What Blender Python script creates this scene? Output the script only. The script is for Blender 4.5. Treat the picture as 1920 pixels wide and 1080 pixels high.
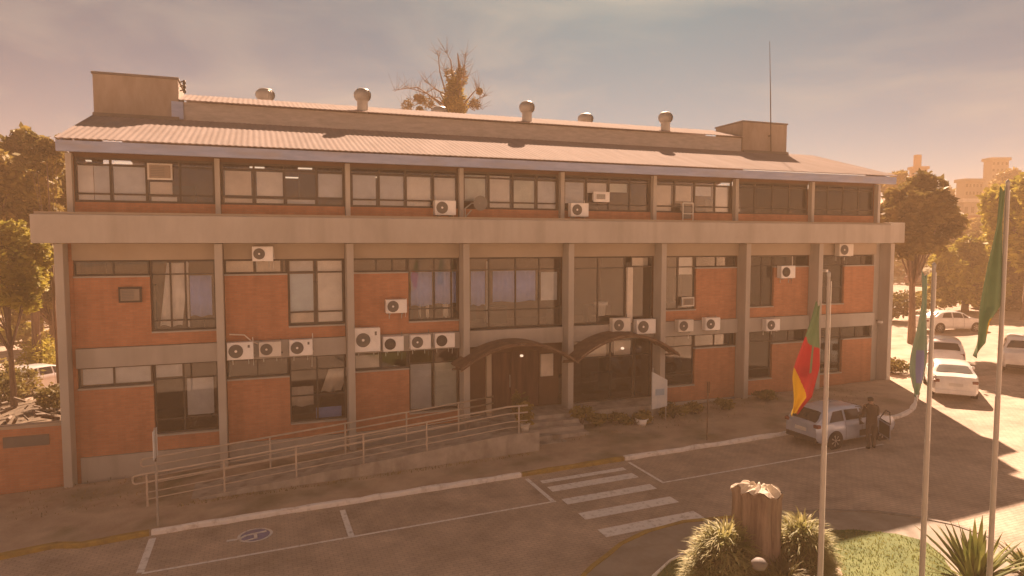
import bpy, bmesh, math, random
import numpy as np
from mathutils import Vector, Matrix

PI = math.pi
scene = bpy.context.scene
for o in list(bpy.data.objects):
    bpy.data.objects.remove(o)

# ------------------------------------------------------------------ camera
TH = math.radians(20.25)
PITCH = math.atan(84 / 1280.0)
CAM = Vector((5.43, -24.3, 7.7))
RIGHT = Vector((math.cos(TH), -math.sin(TH), 0))
FLAT = Vector((math.sin(TH), math.cos(TH), 0))
UPZ = Vector((0, 0, 1))
FWD = FLAT * math.cos(PITCH) - UPZ * math.sin(PITCH)
CUP = UPZ * math.cos(PITCH) + FLAT * math.sin(PITCH)
cd = bpy.data.cameras.new('camera')
cam = bpy.data.objects.new('camera', cd)
scene.collection.objects.link(cam)
cam.matrix_world = Matrix(((RIGHT.x, CUP.x, -FWD.x, CAM.x), (RIGHT.y, CUP.y, -FWD.y, CAM.y), (RIGHT.z, CUP.z, -FWD.z, CAM.z), (0, 0, 0, 1)))
cd.sensor_width = 36
cd.lens = 36 * 1280 / 1920.0
cd.clip_start = 0.1
cd.clip_end = 6000
scene.camera = cam

# ------------------------------------------------------------------ light
SUN = Vector((0.68, 1.15, 1.0)).normalized()
TINT = (0.10, 0.42, 0.36)
world = bpy.data.worlds.new('World')
scene.world = world
world.use_nodes = True
wn, wl = world.node_tree.nodes, world.node_tree.links
wn.clear()
wo = wn.new('ShaderNodeOutputWorld')
bg = wn.new('ShaderNodeBackground')
bg.inputs['Strength'].default_value = 0.05
sky = wn.new('ShaderNodeTexSky')
sky.sky_type = 'NISHITA'
sky.sun_disc = False
sky.sun_elevation = math.asin(SUN.z)
sky.sun_rotation = math.atan2(SUN.x, SUN.y)
sky.air_density = 0.3
sky.dust_density = 0.2
sky.ozone_density = 1.0
tint = wn.new('ShaderNodeMix')
tint.data_type = 'RGBA'
tint.blend_type = 'MULTIPLY'
tint.inputs[0].default_value = 1.0
tint.inputs[7].default_value = (*TINT, 1)
wl.new(sky.outputs[0], tint.inputs[6])
# thin cirrus in the sky
tc = wn.new('ShaderNodeTexCoord')
mp = wn.new('ShaderNodeMapping')
mp.inputs['Rotation'].default_value = (0, math.radians(14), math.radians(20))
mp.inputs['Scale'].default_value = (2.2, 1.6, 7.5)
nz = wn.new('ShaderNodeTexNoise')
nz.inputs['Scale'].default_value = 1.3
nz.inputs['Detail'].default_value = 7
nz.inputs['Roughness'].default_value = 0.55
nz.inputs['Distortion'].default_value = 0.5
cr = wn.new('ShaderNodeValToRGB')
cr.color_ramp.elements[0].position = 0.46
cr.color_ramp.elements[0].color = (0, 0, 0, 1)
cr.color_ramp.elements[1].position = 0.78
cr.color_ramp.elements[1].color = (1, 1, 1, 1)
cm = wn.new('ShaderNodeMix')
cm.data_type = 'RGBA'
cm.inputs[7].default_value = (3.2, 3.1, 2.5, 1)
mu = wn.new('ShaderNodeMath')
mu.operation = 'MULTIPLY'
mu.inputs[1].default_value = 0.55
wl.new(tc.outputs['Generated'], mp.inputs[0])
wl.new(mp.outputs[0], nz.inputs['Vector'])
wl.new(nz.outputs[0], cr.inputs[0])
wl.new(cr.outputs[0], mu.inputs[0])
wl.new(mu.outputs[0], cm.inputs[0])
wl.new(tint.outputs[2], cm.inputs[6])
wl.new(cm.outputs[2], bg.inputs[0])
wl.new(bg.outputs[0], wo.inputs[0])

sd = bpy.data.lights.new('sun', 'SUN')
sd.energy = 5.0
sd.angle = math.radians(0.6)
sd.color = (1.0, 0.66, 0.44)
sun = bpy.data.objects.new('sun', sd)
scene.collection.objects.link(sun)
sun.rotation_euler = SUN.to_track_quat('Z', 'Y').to_euler()
sun.location = (20, 20, 40)

scene.render.engine = 'CYCLES'
scene.view_settings.view_transform = 'Standard'
scene.view_settings.look = 'None'
scene.view_settings.gamma = 1
scene.view_settings.exposure = 1.93
scene.cycles.use_denoising = True
scene.cycles.max_bounces = 8
scene.cycles.transparent_max_bounces = 12
scene.cycles.volume_bounces = 1
scene.cycles.sample_clamp_indirect = 4

# ------------------------------------------------------------------ helpers
def ray(px, py):
    return RIGHT * ((px - 960) / 1280.0) - CUP * ((py - 540) / 1280.0) + FWD

def at(px, py, y=0.6):
    """a point of the photo on the vertical plane y"""
    d = ray(px, py)
    return CAM + d * ((y - CAM.y) / d.y)

def gz(x, y=0):
    return 0.03 * x

def on_ground(px, py):
    d = ray(px, py)
    t = (0.03 * CAM.x - CAM.z) / (d.z - 0.03 * d.x)
    return CAM + d * t

def tag(o, label=None, cat=None, group=None, kind=None):
    if label: o['label'] = label
    if cat: o['category'] = cat
    if group: o['group'] = group
    if kind: o['kind'] = kind
    return o

def empty(name, loc, rz=0):
    o = bpy.data.objects.new(name, None)
    o.empty_display_size = 0.3
    scene.collection.objects.link(o)
    o.location = loc
    o.rotation_euler = (0, 0, rz)
    return o

def link_mesh(name, me, mat, parent=None):
    o = bpy.data.objects.new(name, me)
    scene.collection.objects.link(o)
    if mat is not None:
        for m in (mat if isinstance(mat, (list, tuple)) else [mat]):
            me.materials.append(m)
    if parent is not None:
        o.parent = parent
    return o

class MB:
    """collects faces of one mesh object"""
    def __init__(s):
        s.v, s.f, s.m, s.sm = [], [], [], []
    def add(s, vs, fs, mi=0, smooth=False):
        b = len(s.v)
        s.v += [tuple(v) for v in vs]
        s.f += [tuple(i + b for i in f) for f in fs]
        s.m += [mi] * len(fs)
        s.sm += [smooth] * len(fs)
        return s
    def box(s, x0, x1, y0, y1, z0, z1, mi=0):
        vs = [(x0, y0, z0), (x1, y0, z0), (x1, y1, z0), (x0, y1, z0), (x0, y0, z1), (x1, y0, z1), (x1, y1, z1), (x0, y1, z1)]
        return s.add(vs, [(0, 3, 2, 1), (4, 5, 6, 7), (0, 1, 5, 4), (1, 2, 6, 5), (2, 3, 7, 6), (3, 0, 4, 7)], mi)
    def hexa(s, p, mi=0):
        return s.add(p, [(0, 3, 2, 1), (4, 5, 6, 7), (0, 1, 5, 4), (1, 2, 6, 5), (2, 3, 7, 6), (3, 0, 4, 7)], mi)
    def bar(s, a, b, r, n=8, mi=0, r2=None, cap=True):
        a, b = Vector(a), Vector(b)
        d = (b - a).normalized()
        u = d.orthogonal().normalized()
        w = d.cross(u)
        r2 = r if r2 is None else r2
        vs = []
        for c, rr in ((a, r), (b, r2)):
            for i in range(n):
                t = 2 * PI * i / n
                vs.append(c + (u * math.cos(t) + w * math.sin(t)) * rr)
        fs = [(i, (i + 1) % n, n + (i + 1) % n, n + i) for i in range(n)]
        s.add(vs, fs, mi, True)
        if cap:
            s.add(vs[:n], [tuple(reversed(range(n)))], mi)
            s.add(vs[n:], [tuple(range(n))], mi)
        return s
    def path(s, pts, rs, n=7, mi=0):
        pts = [Vector(p) for p in pts]
        if not isinstance(rs, (list, tuple)): rs = [rs] * len(pts)
        rings = []
        u = None
        for i, p in enumerate(pts):
            d = (pts[min(i + 1, len(pts) - 1)] - pts[max(i - 1, 0)]).normalized()
            if u is None: u = d.orthogonal().normalized()
            else: u = (u - d * u.dot(d)).normalized()
            w = d.cross(u)
            rings.append([p + (u * math.cos(2 * PI * k / n) + w * math.sin(2 * PI * k / n)) * rs[i] for k in range(n)])
        vs = [v for r in rings for v in r]
        fs = []
        for i in range(len(pts) - 1):
            for k in range(n):
                fs.append((i * n + k, i * n + (k + 1) % n, (i + 1) * n + (k + 1) % n, (i + 1) * n + k))
        s.add(vs, fs, mi, True)
        s.add(rings[0], [tuple(reversed(range(n)))], mi)
        s.add(rings[-1], [tuple(range(n))], mi)
        return s
    def lathe(s, c, prof, n=20, mi=0):
        vs = []
        for r, z in prof:
            for k in range(n):
                t = 2 * PI * k / n
                vs.append((c[0] + r * math.cos(t), c[1] + r * math.sin(t), c[2] + z))
        fs = []
        for i in range(len(prof) - 1):
            for k in range(n):
                fs.append((i * n + k, i * n + (k + 1) % n, (i + 1) * n + (k + 1) % n, (i + 1) * n + k))
        return s.add(vs, fs, mi, True)
    def prism(s, poly, z0, z1, mi=0):
        n = len(poly)
        def zz(z, p): return z(p[0], p[1]) if callable(z) else z
        vs = [(p[0], p[1], zz(z0, p)) for p in poly] + [(p[0], p[1], zz(z1, p)) for p in poly]
        fs = [tuple(reversed(range(n))), tuple(range(n, 2 * n))]
        fs += [(i, (i + 1) % n, n + (i + 1) % n, n + i) for i in range(n)]
        return s.add(vs, fs, mi)
    def build(s, name, mat, parent=None, bevel=0):
        me = bpy.data.meshes.new(name)
        me.from_pydata(s.v, [], s.f)
        me.polygons.foreach_set('material_index', s.m)
        me.polygons.foreach_set('use_smooth', s.sm)
        me.update()
        o = link_mesh(name, me, mat, parent)
        if bevel:
            b = o.modifiers.new('bevel', 'BEVEL')
            b.width = bevel
            b.segments = 2
            b.limit_method = 'ANGLE'
        return o

def Bx(name, x0, x1, y0, y1, z0, z1, mat, parent=None, bevel=0):
    return MB().box(x0, x1, y0, y1, z0, z1).build(name, mat, parent, bevel)

# ------------------------------------------------------------------ materials
def new_mat(name):
    m = bpy.data.materials.new(name)
    m.use_nodes = True
    nt = m.node_tree
    b = nt.nodes.get('Principled BSDF')
    return m, nt, b

def coords(nt, scale=1.0, world_space=True):
    g = nt.nodes.new('ShaderNodeNewGeometry') if world_space else nt.nodes.new('ShaderNodeTexCoord')
    out = g.outputs['Position'] if world_space else g.outputs['Object']
    m = nt.nodes.new('ShaderNodeMapping')
    s = scale if isinstance(scale, tuple) else (scale,) * 3
    m.inputs['Scale'].default_value = s
    nt.links.new(out, m.inputs[0])
    return m.outputs[0]

def noisy(name, c1, c2, scale=2.0, rough=0.85, detail=6, bump=0.0, bscale=30, lo=0.35, hi=0.65, metal=0.0, spec=0.3, world_space=True, stain=None):
    m, nt, b = new_mat(name)
    v = coords(nt, scale, world_space)
    n = nt.nodes.new('ShaderNodeTexNoise')
    n.inputs['Scale'].default_value = 1
    n.inputs['Detail'].default_value = detail
    n.inputs['Roughness'].default_value = 0.65
    nt.links.new(v, n.inputs['Vector'])
    r = nt.nodes.new('ShaderNodeValToRGB')
    r.color_ramp.elements[0].position = lo
    r.color_ramp.elements[1].position = hi
    r.color_ramp.elements[0].color = (*c1, 1)
    r.color_ramp.elements[1].color = (*c2, 1)
    nt.links.new(n.outputs[0], r.inputs[0])
    col = r.outputs[0]
    if stain:
        v2 = coords(nt, stain[1], world_space)
        n2 = nt.nodes.new('ShaderNodeTexNoise')
        n2.inputs['Scale'].default_value = 1
        n2.inputs['Detail'].default_value = 8
        nt.links.new(v2, n2.inputs['Vector'])
        r2 = nt.nodes.new('ShaderNodeValToRGB')
        r2.color_ramp.elements[0].position = 0.5
        r2.color_ramp.elements[1].position = 0.72
        r2.color_ramp.elements[0].color = (0, 0, 0, 1)
        nt.links.new(n2.outputs[0], r2.inputs[0])
        f = nt.nodes.new('ShaderNodeMath')
        f.operation = 'MULTIPLY'
        f.inputs[1].default_value = stain[2]
        nt.links.new(r2.outputs[0], f.inputs[0])
        mx = nt.nodes.new('ShaderNodeMix')
        mx.data_type = 'RGBA'
        mx.inputs[7].default_value = (*stain[0], 1)
        nt.links.new(f.outputs[0], mx.inputs[0])
        nt.links.new(col, mx.inputs[6])
        col = mx.outputs[2]
    nt.links.new(col, b.inputs['Base Color'])
    b.inputs['Roughness'].default_value = rough
    b.inputs['Metallic'].default_value = metal
    b.inputs['Specular IOR Level'].default_value = spec
    if bump:
        v3 = coords(nt, bscale, world_space)
        n3 = nt.nodes.new('ShaderNodeTexNoise')
        n3.inputs['Scale'].default_value = 1
        n3.inputs['Detail'].default_value = 4
        nt.links.new(v3, n3.inputs['Vector'])
        bp = nt.nodes.new('ShaderNodeBump')
        bp.inputs['Strength'].default_value = bump
        bp.inputs['Distance'].default_value = 0.02
        nt.links.new(n3.outputs[0], bp.inputs['Height'])
        nt.links.new(bp.outputs[0], b.inputs['Normal'])
    return m

def brick_mat(name, c1, c2, mortar, w=0.24, h=0.075, ms=0.008, plane='XZ', var=0.5, bump=0.3, rough=0.9):
    m, nt, b = new_mat(name)
    g = nt.nodes.new('ShaderNodeNewGeometry')
    sp = nt.nodes.new('ShaderNodeSeparateXYZ')
    cb = nt.nodes.new('ShaderNodeCombineXYZ')
    nt.links.new(g.outputs['Position'], sp.inputs[0])
    if plane == 'XZ':
        nt.links.new(sp.outputs[0], cb.inputs[0]); nt.links.new(sp.outputs[2], cb.inputs[1])
    else:
        nt.links.new(sp.outputs[0], cb.inputs[0]); nt.links.new(sp.outputs[1], cb.inputs[1])
    br = nt.nodes.new('ShaderNodeTexBrick')
    br.inputs['Scale'].default_value = 1
    br.inputs['Brick Width'].default_value = w
    br.inputs['Row Height'].default_value = h
    br.inputs['Mortar Size'].default_value = ms
    br.inputs['Mortar Smooth'].default_value = 0.3
    br.inputs['Color1'].default_value = (*c1, 1)
    br.inputs['Color2'].default_value = (*c2, 1)
    br.inputs['Mortar'].default_value = (*mortar, 1)
    nt.links.new(cb.outputs[0], br.inputs['Vector'])
    n = nt.nodes.new('ShaderNodeTexNoise')
    n.inputs['Scale'].default_value = 0.9
    n.inputs['Detail'].default_value = 7
    n.inputs['Roughness'].default_value = 0.7
    nt.links.new(g.outputs['Position'], n.inputs['Vector'])
    mr = nt.nodes.new('ShaderNodeMapRange')
    mr.inputs[1].default_value = 0.3
    mr.inputs[2].default_value = 0.7
    mr.inputs[3].default_value = 1 - var * 0.5
    mr.inputs[4].default_value = 1 + var * 0.35
    nt.links.new(n.outputs[0], mr.inputs[0])
    n4 = nt.nodes.new('ShaderNodeTexNoise')
    n4.inputs['Scale'].default_value = 1
    n4.inputs['Detail'].default_value = 6
    nt.links.new(coords(nt, (3.5, 3.5, 0.35) if plane == 'XZ' else (0.35, 0.35, 1)), n4.inputs['Vector'])
    m4 = nt.nodes.new('ShaderNodeMapRange')
    m4.inputs[1].default_value = 0.45
    m4.inputs[2].default_value = 0.75
    m4.inputs[3].default_value = 1.0
    m4.inputs[4].default_value = 0.85
    nt.links.new(n4.outputs[0], m4.inputs[0])
    mm = nt.nodes.new('ShaderNodeMath')
    mm.operation = 'MULTIPLY'
    nt.links.new(mr.outputs[0], mm.inputs[0])
    nt.links.new(m4.outputs[0], mm.inputs[1])
    mx = nt.nodes.new('ShaderNodeVectorMath')
    mx.operation = 'SCALE'
    nt.links.new(br.outputs[0], mx.inputs[0])
    nt.links.new(mm.outputs[0], mx.inputs['Scale'])
    nt.links.new(mx.outputs[0], b.inputs['Base Color'])
    b.inputs['Roughness'].default_value = rough
    b.inputs['Specular IOR Level'].default_value = 0.2
    bp = nt.nodes.new('ShaderNodeBump')
    bp.inputs['Strength'].default_value = bump
    bp.inputs['Distance'].default_value = 0.01
    bp.invert = True
    nt.links.new(br.outputs['Fac'], bp.inputs['Height'])
    nt.links.new(bp.outputs[0], b.inputs['Normal'])
    return m

def leaf_mat(name, dark, light, scale=0.8, trans=0.35, rough=0.6):
    m, nt, b = new_mat(name)
    v = coords(nt, scale)
    n = nt.nodes.new('ShaderNodeTexNoise')
    n.inputs['Scale'].default_value = 1
    n.inputs['Detail'].default_value = 5
    nt.links.new(v, n.inputs['Vector'])
    r = nt.nodes.new('ShaderNodeValToRGB')
    r.color_ramp.elements[0].position = 0.36
    r.color_ramp.elements[1].position = 0.64
    r.color_ramp.elements[0].color = (*dark, 1)
    r.color_ramp.elements[1].color = (*light, 1)
    nt.links.new(n.outputs[0], r.inputs[0])
    nt.links.new(r.outputs[0], b.inputs['Base Color'])
    b.inputs['Roughness'].default_value = rough
    b.inputs['Specular IOR Level'].default_value = 0.25
    tr = nt.nodes.new('ShaderNodeBsdfTranslucent')
    nt.links.new(r.outputs[0], tr.inputs[0])
    mx = nt.nodes.new('ShaderNodeMixShader')
    mx.inputs[0].default_value = trans
    nt.links.new(b.outputs[0], mx.inputs[1])
    nt.links.new(tr.outputs[0], mx.inputs[2])
    nt.links.new(mx.outputs[0], nt.nodes['Material Output'].inputs[0])
    return m

def glass_mat(name, tintc=(0.94, 0.94, 0.94), refl=0.045):
    m, nt, b = new_mat(name)
    nt.nodes.remove(b)
    t = nt.nodes.new('ShaderNodeBsdfTransparent')
    t.inputs[0].default_value = (*tintc, 1)
    g = nt.nodes.new('ShaderNodeBsdfGlossy')
    g.inputs['Roughness'].default_value = 0.02
    n = nt.nodes.new('ShaderNodeTexNoise')
    n.inputs['Scale'].default_value = 0.7
    nt.links.new(coords(nt, 1.0), n.inputs['Vector'])
    bp = nt.nodes.new('ShaderNodeBump')
    bp.inputs['Strength'].default_value = 0.15
    nt.links.new(n.outputs[0], bp.inputs['Height'])
    nt.links.new(bp.outputs[0], g.inputs['Normal'])
    f = nt.nodes.new('ShaderNodeFresnel')
    f.inputs[0].default_value = 1.6
    a = nt.nodes.new('ShaderNodeMath')
    a.operation = 'MULTIPLY_ADD'
    a.inputs[1].default_value = 1.0
    a.inputs[2].default_value = refl - 0.05
    nt.links.new(f.outputs[0], a.inputs[0])
    mx = nt.nodes.new('ShaderNodeMixShader')
    nt.links.new(a.outputs[0], mx.inputs[0])
    nt.links.new(t.outputs[0], mx.inputs[1])
    nt.links.new(g.outputs[0], mx.inputs[2])
    nt.links.new(mx.outputs[0], nt.nodes['Material Output'].inputs[0])
    return m

def plain(name, c, rough=0.6, metal=0.0, spec=0.4, coat=0.0):
    k = 0.88
    m = noisy(name, tuple(x * k for x in c), tuple(min(1, x * 1.08) for x in c), scale=1.7, rough=rough, metal=metal, spec=spec, world_space=False)
    if coat:
        m.node_tree.nodes['Principled BSDF'].inputs['Coat Weight'].default_value = coat
    return m

def emit(name, c, s):
    m, nt, b = new_mat(name)
    b.inputs['Base Color'].default_value = (0.8, 0.8, 0.8, 1)
    b.inputs['Emission Color'].default_value = (*c, 1)
    b.inputs['Emission Strength'].default_value = s
    return m

M = {}
M['paver'] = brick_mat('block_paving', (0.53, 0.43, 0.355), (0.47, 0.38, 0.315), (0.37, 0.30, 0.245), w=0.21, h=0.105, ms=0.012, plane='XY', var=0.7, bump=0.4)
M['sidewalk'] = noisy('worn_sidewalk', (0.36, 0.27, 0.205), (0.52, 0.42, 0.33), scale=0.9, stain=((0.09, 0.10, 0.05), 0.5, 0.8), bump=0.4, bscale=14)
M['soil'] = noisy('soil', (0.09, 0.065, 0.045), (0.17, 0.13, 0.09), scale=2.5, bump=0.6, bscale=10)
M['brick'] = brick_mat('red_brick', (0.54, 0.25, 0.145), (0.47, 0.21, 0.12), (0.44, 0.26, 0.18), var=0.3)
M['concrete'] = noisy('grey_painted_concrete', (0.42, 0.39, 0.36), (0.50, 0.47, 0.44), scale=(0.8, 0.8, 0.35), stain=((0.30, 0.27, 0.24), (1.3, 1.3, 0.12), 0.5), bump=0.15, bscale=25)
M['beam'] = noisy('brown_grey_beam', (0.40, 0.33, 0.26), (0.46, 0.385, 0.31), scale=(0.6, 0.6, 0.6), bump=0.1, bscale=20)
M['rampwall'] = noisy('rough_ramp_concrete', (0.34, 0.30, 0.27), (0.48, 0.44, 0.40), scale=2.2, stain=((0.14, 0.12, 0.09), (2, 2, 0.5), 0.6), bump=0.3)
M['tower'] = noisy('stained_render', (0.26, 0.215, 0.18), (0.36, 0.30, 0.26), scale=(1.4, 1.4, 0.5), stain=((0.36, 0.32, 0.28), (0.9, 0.9, 0.3), 0.5), detail=9)
M['tower_edge'] = plain('dark_flashing', (0.17, 0.15, 0.14), 0.7)
M['fascia'] = noisy('blue_grey_metal_fascia', (0.27, 0.35, 0.55), (0.37, 0.45, 0.66), scale=(1.2, 1, 6), rough=0.55, stain=((0.36, 0.33, 0.32), (0.7, 1, 3), 0.5))
M['roof'] = noisy('pale_fibre_cement_roof', (0.26, 0.215, 0.205), (0.31, 0.258, 0.248), scale=(3.0, 0.5, 0.5), rough=1.0, spec=0.05, stain=((0.20, 0.165, 0.15), (1.6, 0.3, 0.3), 0.35), bump=0.1)
M['clere'] = noisy('clerestory_sheet', (0.36, 0.34, 0.33), (0.46, 0.43, 0.42), scale=(2, 1, 9), rough=0.8)
M['frame'] = plain('dark_window_frame', (0.075, 0.06, 0.05), 0.6)
M['glass'] = glass_mat('window_glass')
M['white_blind_and_glare'] = plain('pale_blind_and_glare', (0.92, 0.90, 0.88), 0.9)
M['warm_blind'] = plain('cream_blind', (0.82, 0.73, 0.64), 0.9)
M['grey_blind'] = plain('grey_blind', (0.72, 0.76, 0.82), 0.9)
M['blue_curtain'] = plain('blue_curtain', (0.30, 0.44, 0.95), 0.95)
M['paleblue_curtain'] = plain('pale_blue_curtain', (0.62, 0.80, 1.0), 0.95)
M['green_blind_and_glare'] = plain('greenish_blind_and_glare', (0.74, 0.79, 0.74), 0.9)
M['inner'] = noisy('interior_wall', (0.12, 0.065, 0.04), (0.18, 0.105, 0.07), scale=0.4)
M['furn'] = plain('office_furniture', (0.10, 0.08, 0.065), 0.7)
M['wood'] = noisy('dark_wood', (0.07, 0.03, 0.018), (0.15, 0.07, 0.04), scale=(6, 6, 0.6), rough=0.6)
M['canopy'] = noisy('rusty_canopy', (0.13, 0.075, 0.05), (0.20, 0.125, 0.085), scale=3, rough=0.8)
M['white'] = plain('white_enamel', (0.93, 0.91, 0.90), 0.45)
M['offwhite'] = plain('aged_enamel', (0.76, 0.72, 0.67), 0.5)
M['grille'] = plain('fan_grille_grey', (0.20, 0.19, 0.18), 0.6)
M['grille_dark'] = plain('fan_grille_black', (0.05, 0.045, 0.04), 0.6)
M['metal'] = plain('galvanised_steel', (0.42, 0.41, 0.39), 0.45, 0.3)
M['pole'] = plain('painted_pole', (0.38, 0.35, 0.33), 0.55, 0.1)
M['rail'] = plain('painted_rail', (0.56, 0.48, 0.41), 0.55, 0.2)
M['darkmetal'] = plain('dark_metal', (0.06, 0.05, 0.045), 0.6)
M['linewhite'] = noisy('worn_white_paint', (0.50, 0.46, 0.43), (0.86, 0.84, 0.82), scale=7, lo=0.3, hi=0.5)
M['kerbwhite'] = noisy('whitewashed_kerb', (0.60, 0.55, 0.51), (0.90, 0.87, 0.84), scale=4, lo=0.3, hi=0.5)
M['kerbyellow'] = noisy('faded_yellow_kerb', (0.22, 0.16, 0.06), (0.42, 0.29, 0.07), scale=4, lo=0.3, hi=0.6)
M['kerb'] = noisy('bare_kerb', (0.20, 0.17, 0.15), (0.30, 0.27, 0.24), scale=4)
M['lineblue'] = noisy('worn_blue_paint', (0.17, 0.17, 0.30), (0.25, 0.25, 0.48), scale=8)
M['bark'] = noisy('bark', (0.09, 0.06, 0.045), (0.22, 0.16, 0.12), scale=(9, 9, 1.5), bump=0.8, bscale=14)
M['stumpbark'] = noisy('weathered_stump', (0.13, 0.085, 0.065), (0.30, 0.22, 0.175), scale=(7, 7, 0.8), bump=1.0, bscale=9)
M['cutwood'] = noisy('cut_wood', (0.52, 0.45, 0.36), (0.72, 0.64, 0.54), scale=8, bump=0.5)
M['lawn'] = noisy('lawn_soil', (0.07, 0.11, 0.03), (0.15, 0.19, 0.06), scale=1.2, bump=0.6, bscale=30)
M['path'] = noisy('sandy_path', (0.40, 0.33, 0.25), (0.50, 0.42, 0.33), scale=3)
M['island'] = noisy('island_paving', (0.24, 0.21, 0.18), (0.34, 0.30, 0.26), scale=1.5, bump=0.2)
M['hill'] = noisy('hill_ground', (0.10, 0.11, 0.05), (0.24, 0.20, 0.13), scale=0.08)
M['car_silver'] = plain('silver_blue_paint', (0.50, 0.57, 0.73), 0.25, 0.3, 0.5, 0.6)
M['car_white'] = plain('white_paint', (0.84, 0.83, 0.81), 0.3, 0.0, 0.5, 0.6)
M['car_grey'] = plain('grey_paint', (0.66, 0.65, 0.67), 0.3, 0.15, 0.5, 0.6)
M['car_red'] = plain('dark_red_paint', (0.12, 0.03, 0.03), 0.3, 0.1, 0.5, 0.6)
M['car_glass'] = plain('car_glass', (0.035, 0.03, 0.03), 0.08, 0.0, 0.8)
M['car_glass_light'] = plain('bright_car_glass', (0.30, 0.31, 0.30), 0.12, 0.2, 0.8)
M['tyre'] = plain('tyre', (0.03, 0.028, 0.027), 0.85)
M['rim'] = plain('rim', (0.42, 0.41, 0.40), 0.4, 0.6)
M['taillight'] = plain('tail_light', (0.20, 0.07, 0.06), 0.25)
M['plate'] = plain('plate', (0.70, 0.69, 0.66), 0.5)
M['blackplastic'] = plain('black_plastic', (0.04, 0.037, 0.035), 0.6)
M['lamp'] = emit('tube_light', (1.0, 0.72, 0.5), 0.25)
M['cloth_dark'] = plain('dark_clothes', (0.07, 0.048, 0.038), 0.95)
M['cloth_trouser'] = plain('dark_trousers', (0.085, 0.062, 0.055), 0.95)
M['skin'] = plain('skin', (0.42, 0.24, 0.16), 0.6)
M['hair'] = plain('dark_hair', (0.02, 0.015, 0.012), 0.7)
M['sign'] = noisy('sign_face', (0.55, 0.60, 0.66), (0.68, 0.70, 0.72), scale=3)
M['signblue'] = plain('sign_blue', (0.34, 0.46, 0.60), 0.6)
def flag_mat(name, c):
    return leaf_mat(name, tuple(x * 0.9 for x in c), c, scale=2, trans=0.3, rough=0.8)
M['f_green'] = flag_mat('flag_green', (0.21, 0.29, 0.18))
M['f_red'] = flag_mat('flag_red', (0.50, 0.07, 0.075))
M['f_yellow'] = flag_mat('flag_yellow', (0.62, 0.42, 0.04))
M['f_blue'] = flag_mat('flag_blue', (0.28, 0.29, 0.45))
M['f_teal'] = flag_mat('flag_blue_green', (0.28, 0.36, 0.29))
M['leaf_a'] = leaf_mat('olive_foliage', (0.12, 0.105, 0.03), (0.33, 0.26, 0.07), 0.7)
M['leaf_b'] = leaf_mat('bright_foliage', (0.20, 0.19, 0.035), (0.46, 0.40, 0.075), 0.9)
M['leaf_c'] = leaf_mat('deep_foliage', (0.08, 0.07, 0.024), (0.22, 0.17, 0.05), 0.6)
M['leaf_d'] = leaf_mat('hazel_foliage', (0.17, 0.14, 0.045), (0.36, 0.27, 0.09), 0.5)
M['leaf_e'] = leaf_mat('variegated_leaf', (0.17, 0.18, 0.045), (0.46, 0.42, 0.19), 2.0)
M['leaf_f'] = leaf_mat('agave_leaf', (0.10, 0.13, 0.03), (0.24, 0.25, 0.07), 2.0, 0.2)
M['grassblade'] = leaf_mat('grass_blade', (0.13, 0.16, 0.035), (0.26, 0.26, 0.07), 1.4)
M['dryleaf'] = leaf_mat('dry_epiphyte', (0.10, 0.07, 0.03), (0.22, 0.16, 0.07), 1.5)
M['far_brick'] = noisy('far_brick_block', (0.30, 0.16, 0.11), (0.36, 0.20, 0.14), scale=0.3)
M['far_grey'] = noisy('far_grey_block', (0.34, 0.30, 0.27), (0.42, 0.38, 0.34), scale=0.3)
M['far_white'] = plain('far_white', (0.66, 0.62, 0.58), 0.8)
M['far_window'] = plain('far_window', (0.08, 0.075, 0.07), 0.3)
M['roof_tile'] = noisy('far_tile', (0.28, 0.13, 0.09), (0.36, 0.18, 0.12), scale=2)
M['terracotta'] = plain('flower_pot', (0.62, 0.56, 0.50), 0.8)
M['junk'] = noisy('rubble', (0.10, 0.08, 0.06), (0.26, 0.21, 0.17), scale=3)

# ------------------------------------------------------------------ ground
def hillz(x, y):
    r = max(0.0, (x - 75) * 0.80 + (y - 30) * 0.6 - 8)
    base = 0.03 * max(-60.0, min(x, 140.0))
    return base + 14.5 * (1 - math.exp(-r * 0.011)) 

def ground_sheet():
    xs = [-500, -350, -220, -140, -90, -60, -40, -20, 0, 20, 40] + list(range(60, 300, 10)) + [320, 360, 420, 500, 560]
    ys = [-300, -200, -120, -60, -30, -10, 10, 30] + list(range(40, 300, 10)) + [320, 360, 420, 500, 560]
    vs = [(x, y, hillz(x, y)) for y in ys for x in xs]
    n = len(xs)
    b = MB()
    fs = [(j * n + i, j * n + i + 1, (j + 1) * n + i + 1, (j + 1) * n + i) for j in range(len(ys) - 1) for i in range(n - 1)]
    b.add(vs, fs, 0, True)
    for k, f in enumerate(fs):
        c = vs[f[0]]
        if (c[0] - 75) * 0.8 + (c[1] - 30) * 0.6 > 4 or c[0] < -60 or c[1] > 140:
            b.m[k] = 1
    return b.build('ground', [M['paver'], M['hill']])
tag(ground_sheet(), 'block paved street and forecourt falling slightly to one side', 'ground', kind='structure')

def gp(px, py):
    p = on_ground(px, py)
    return (p.x, p.y)

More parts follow.
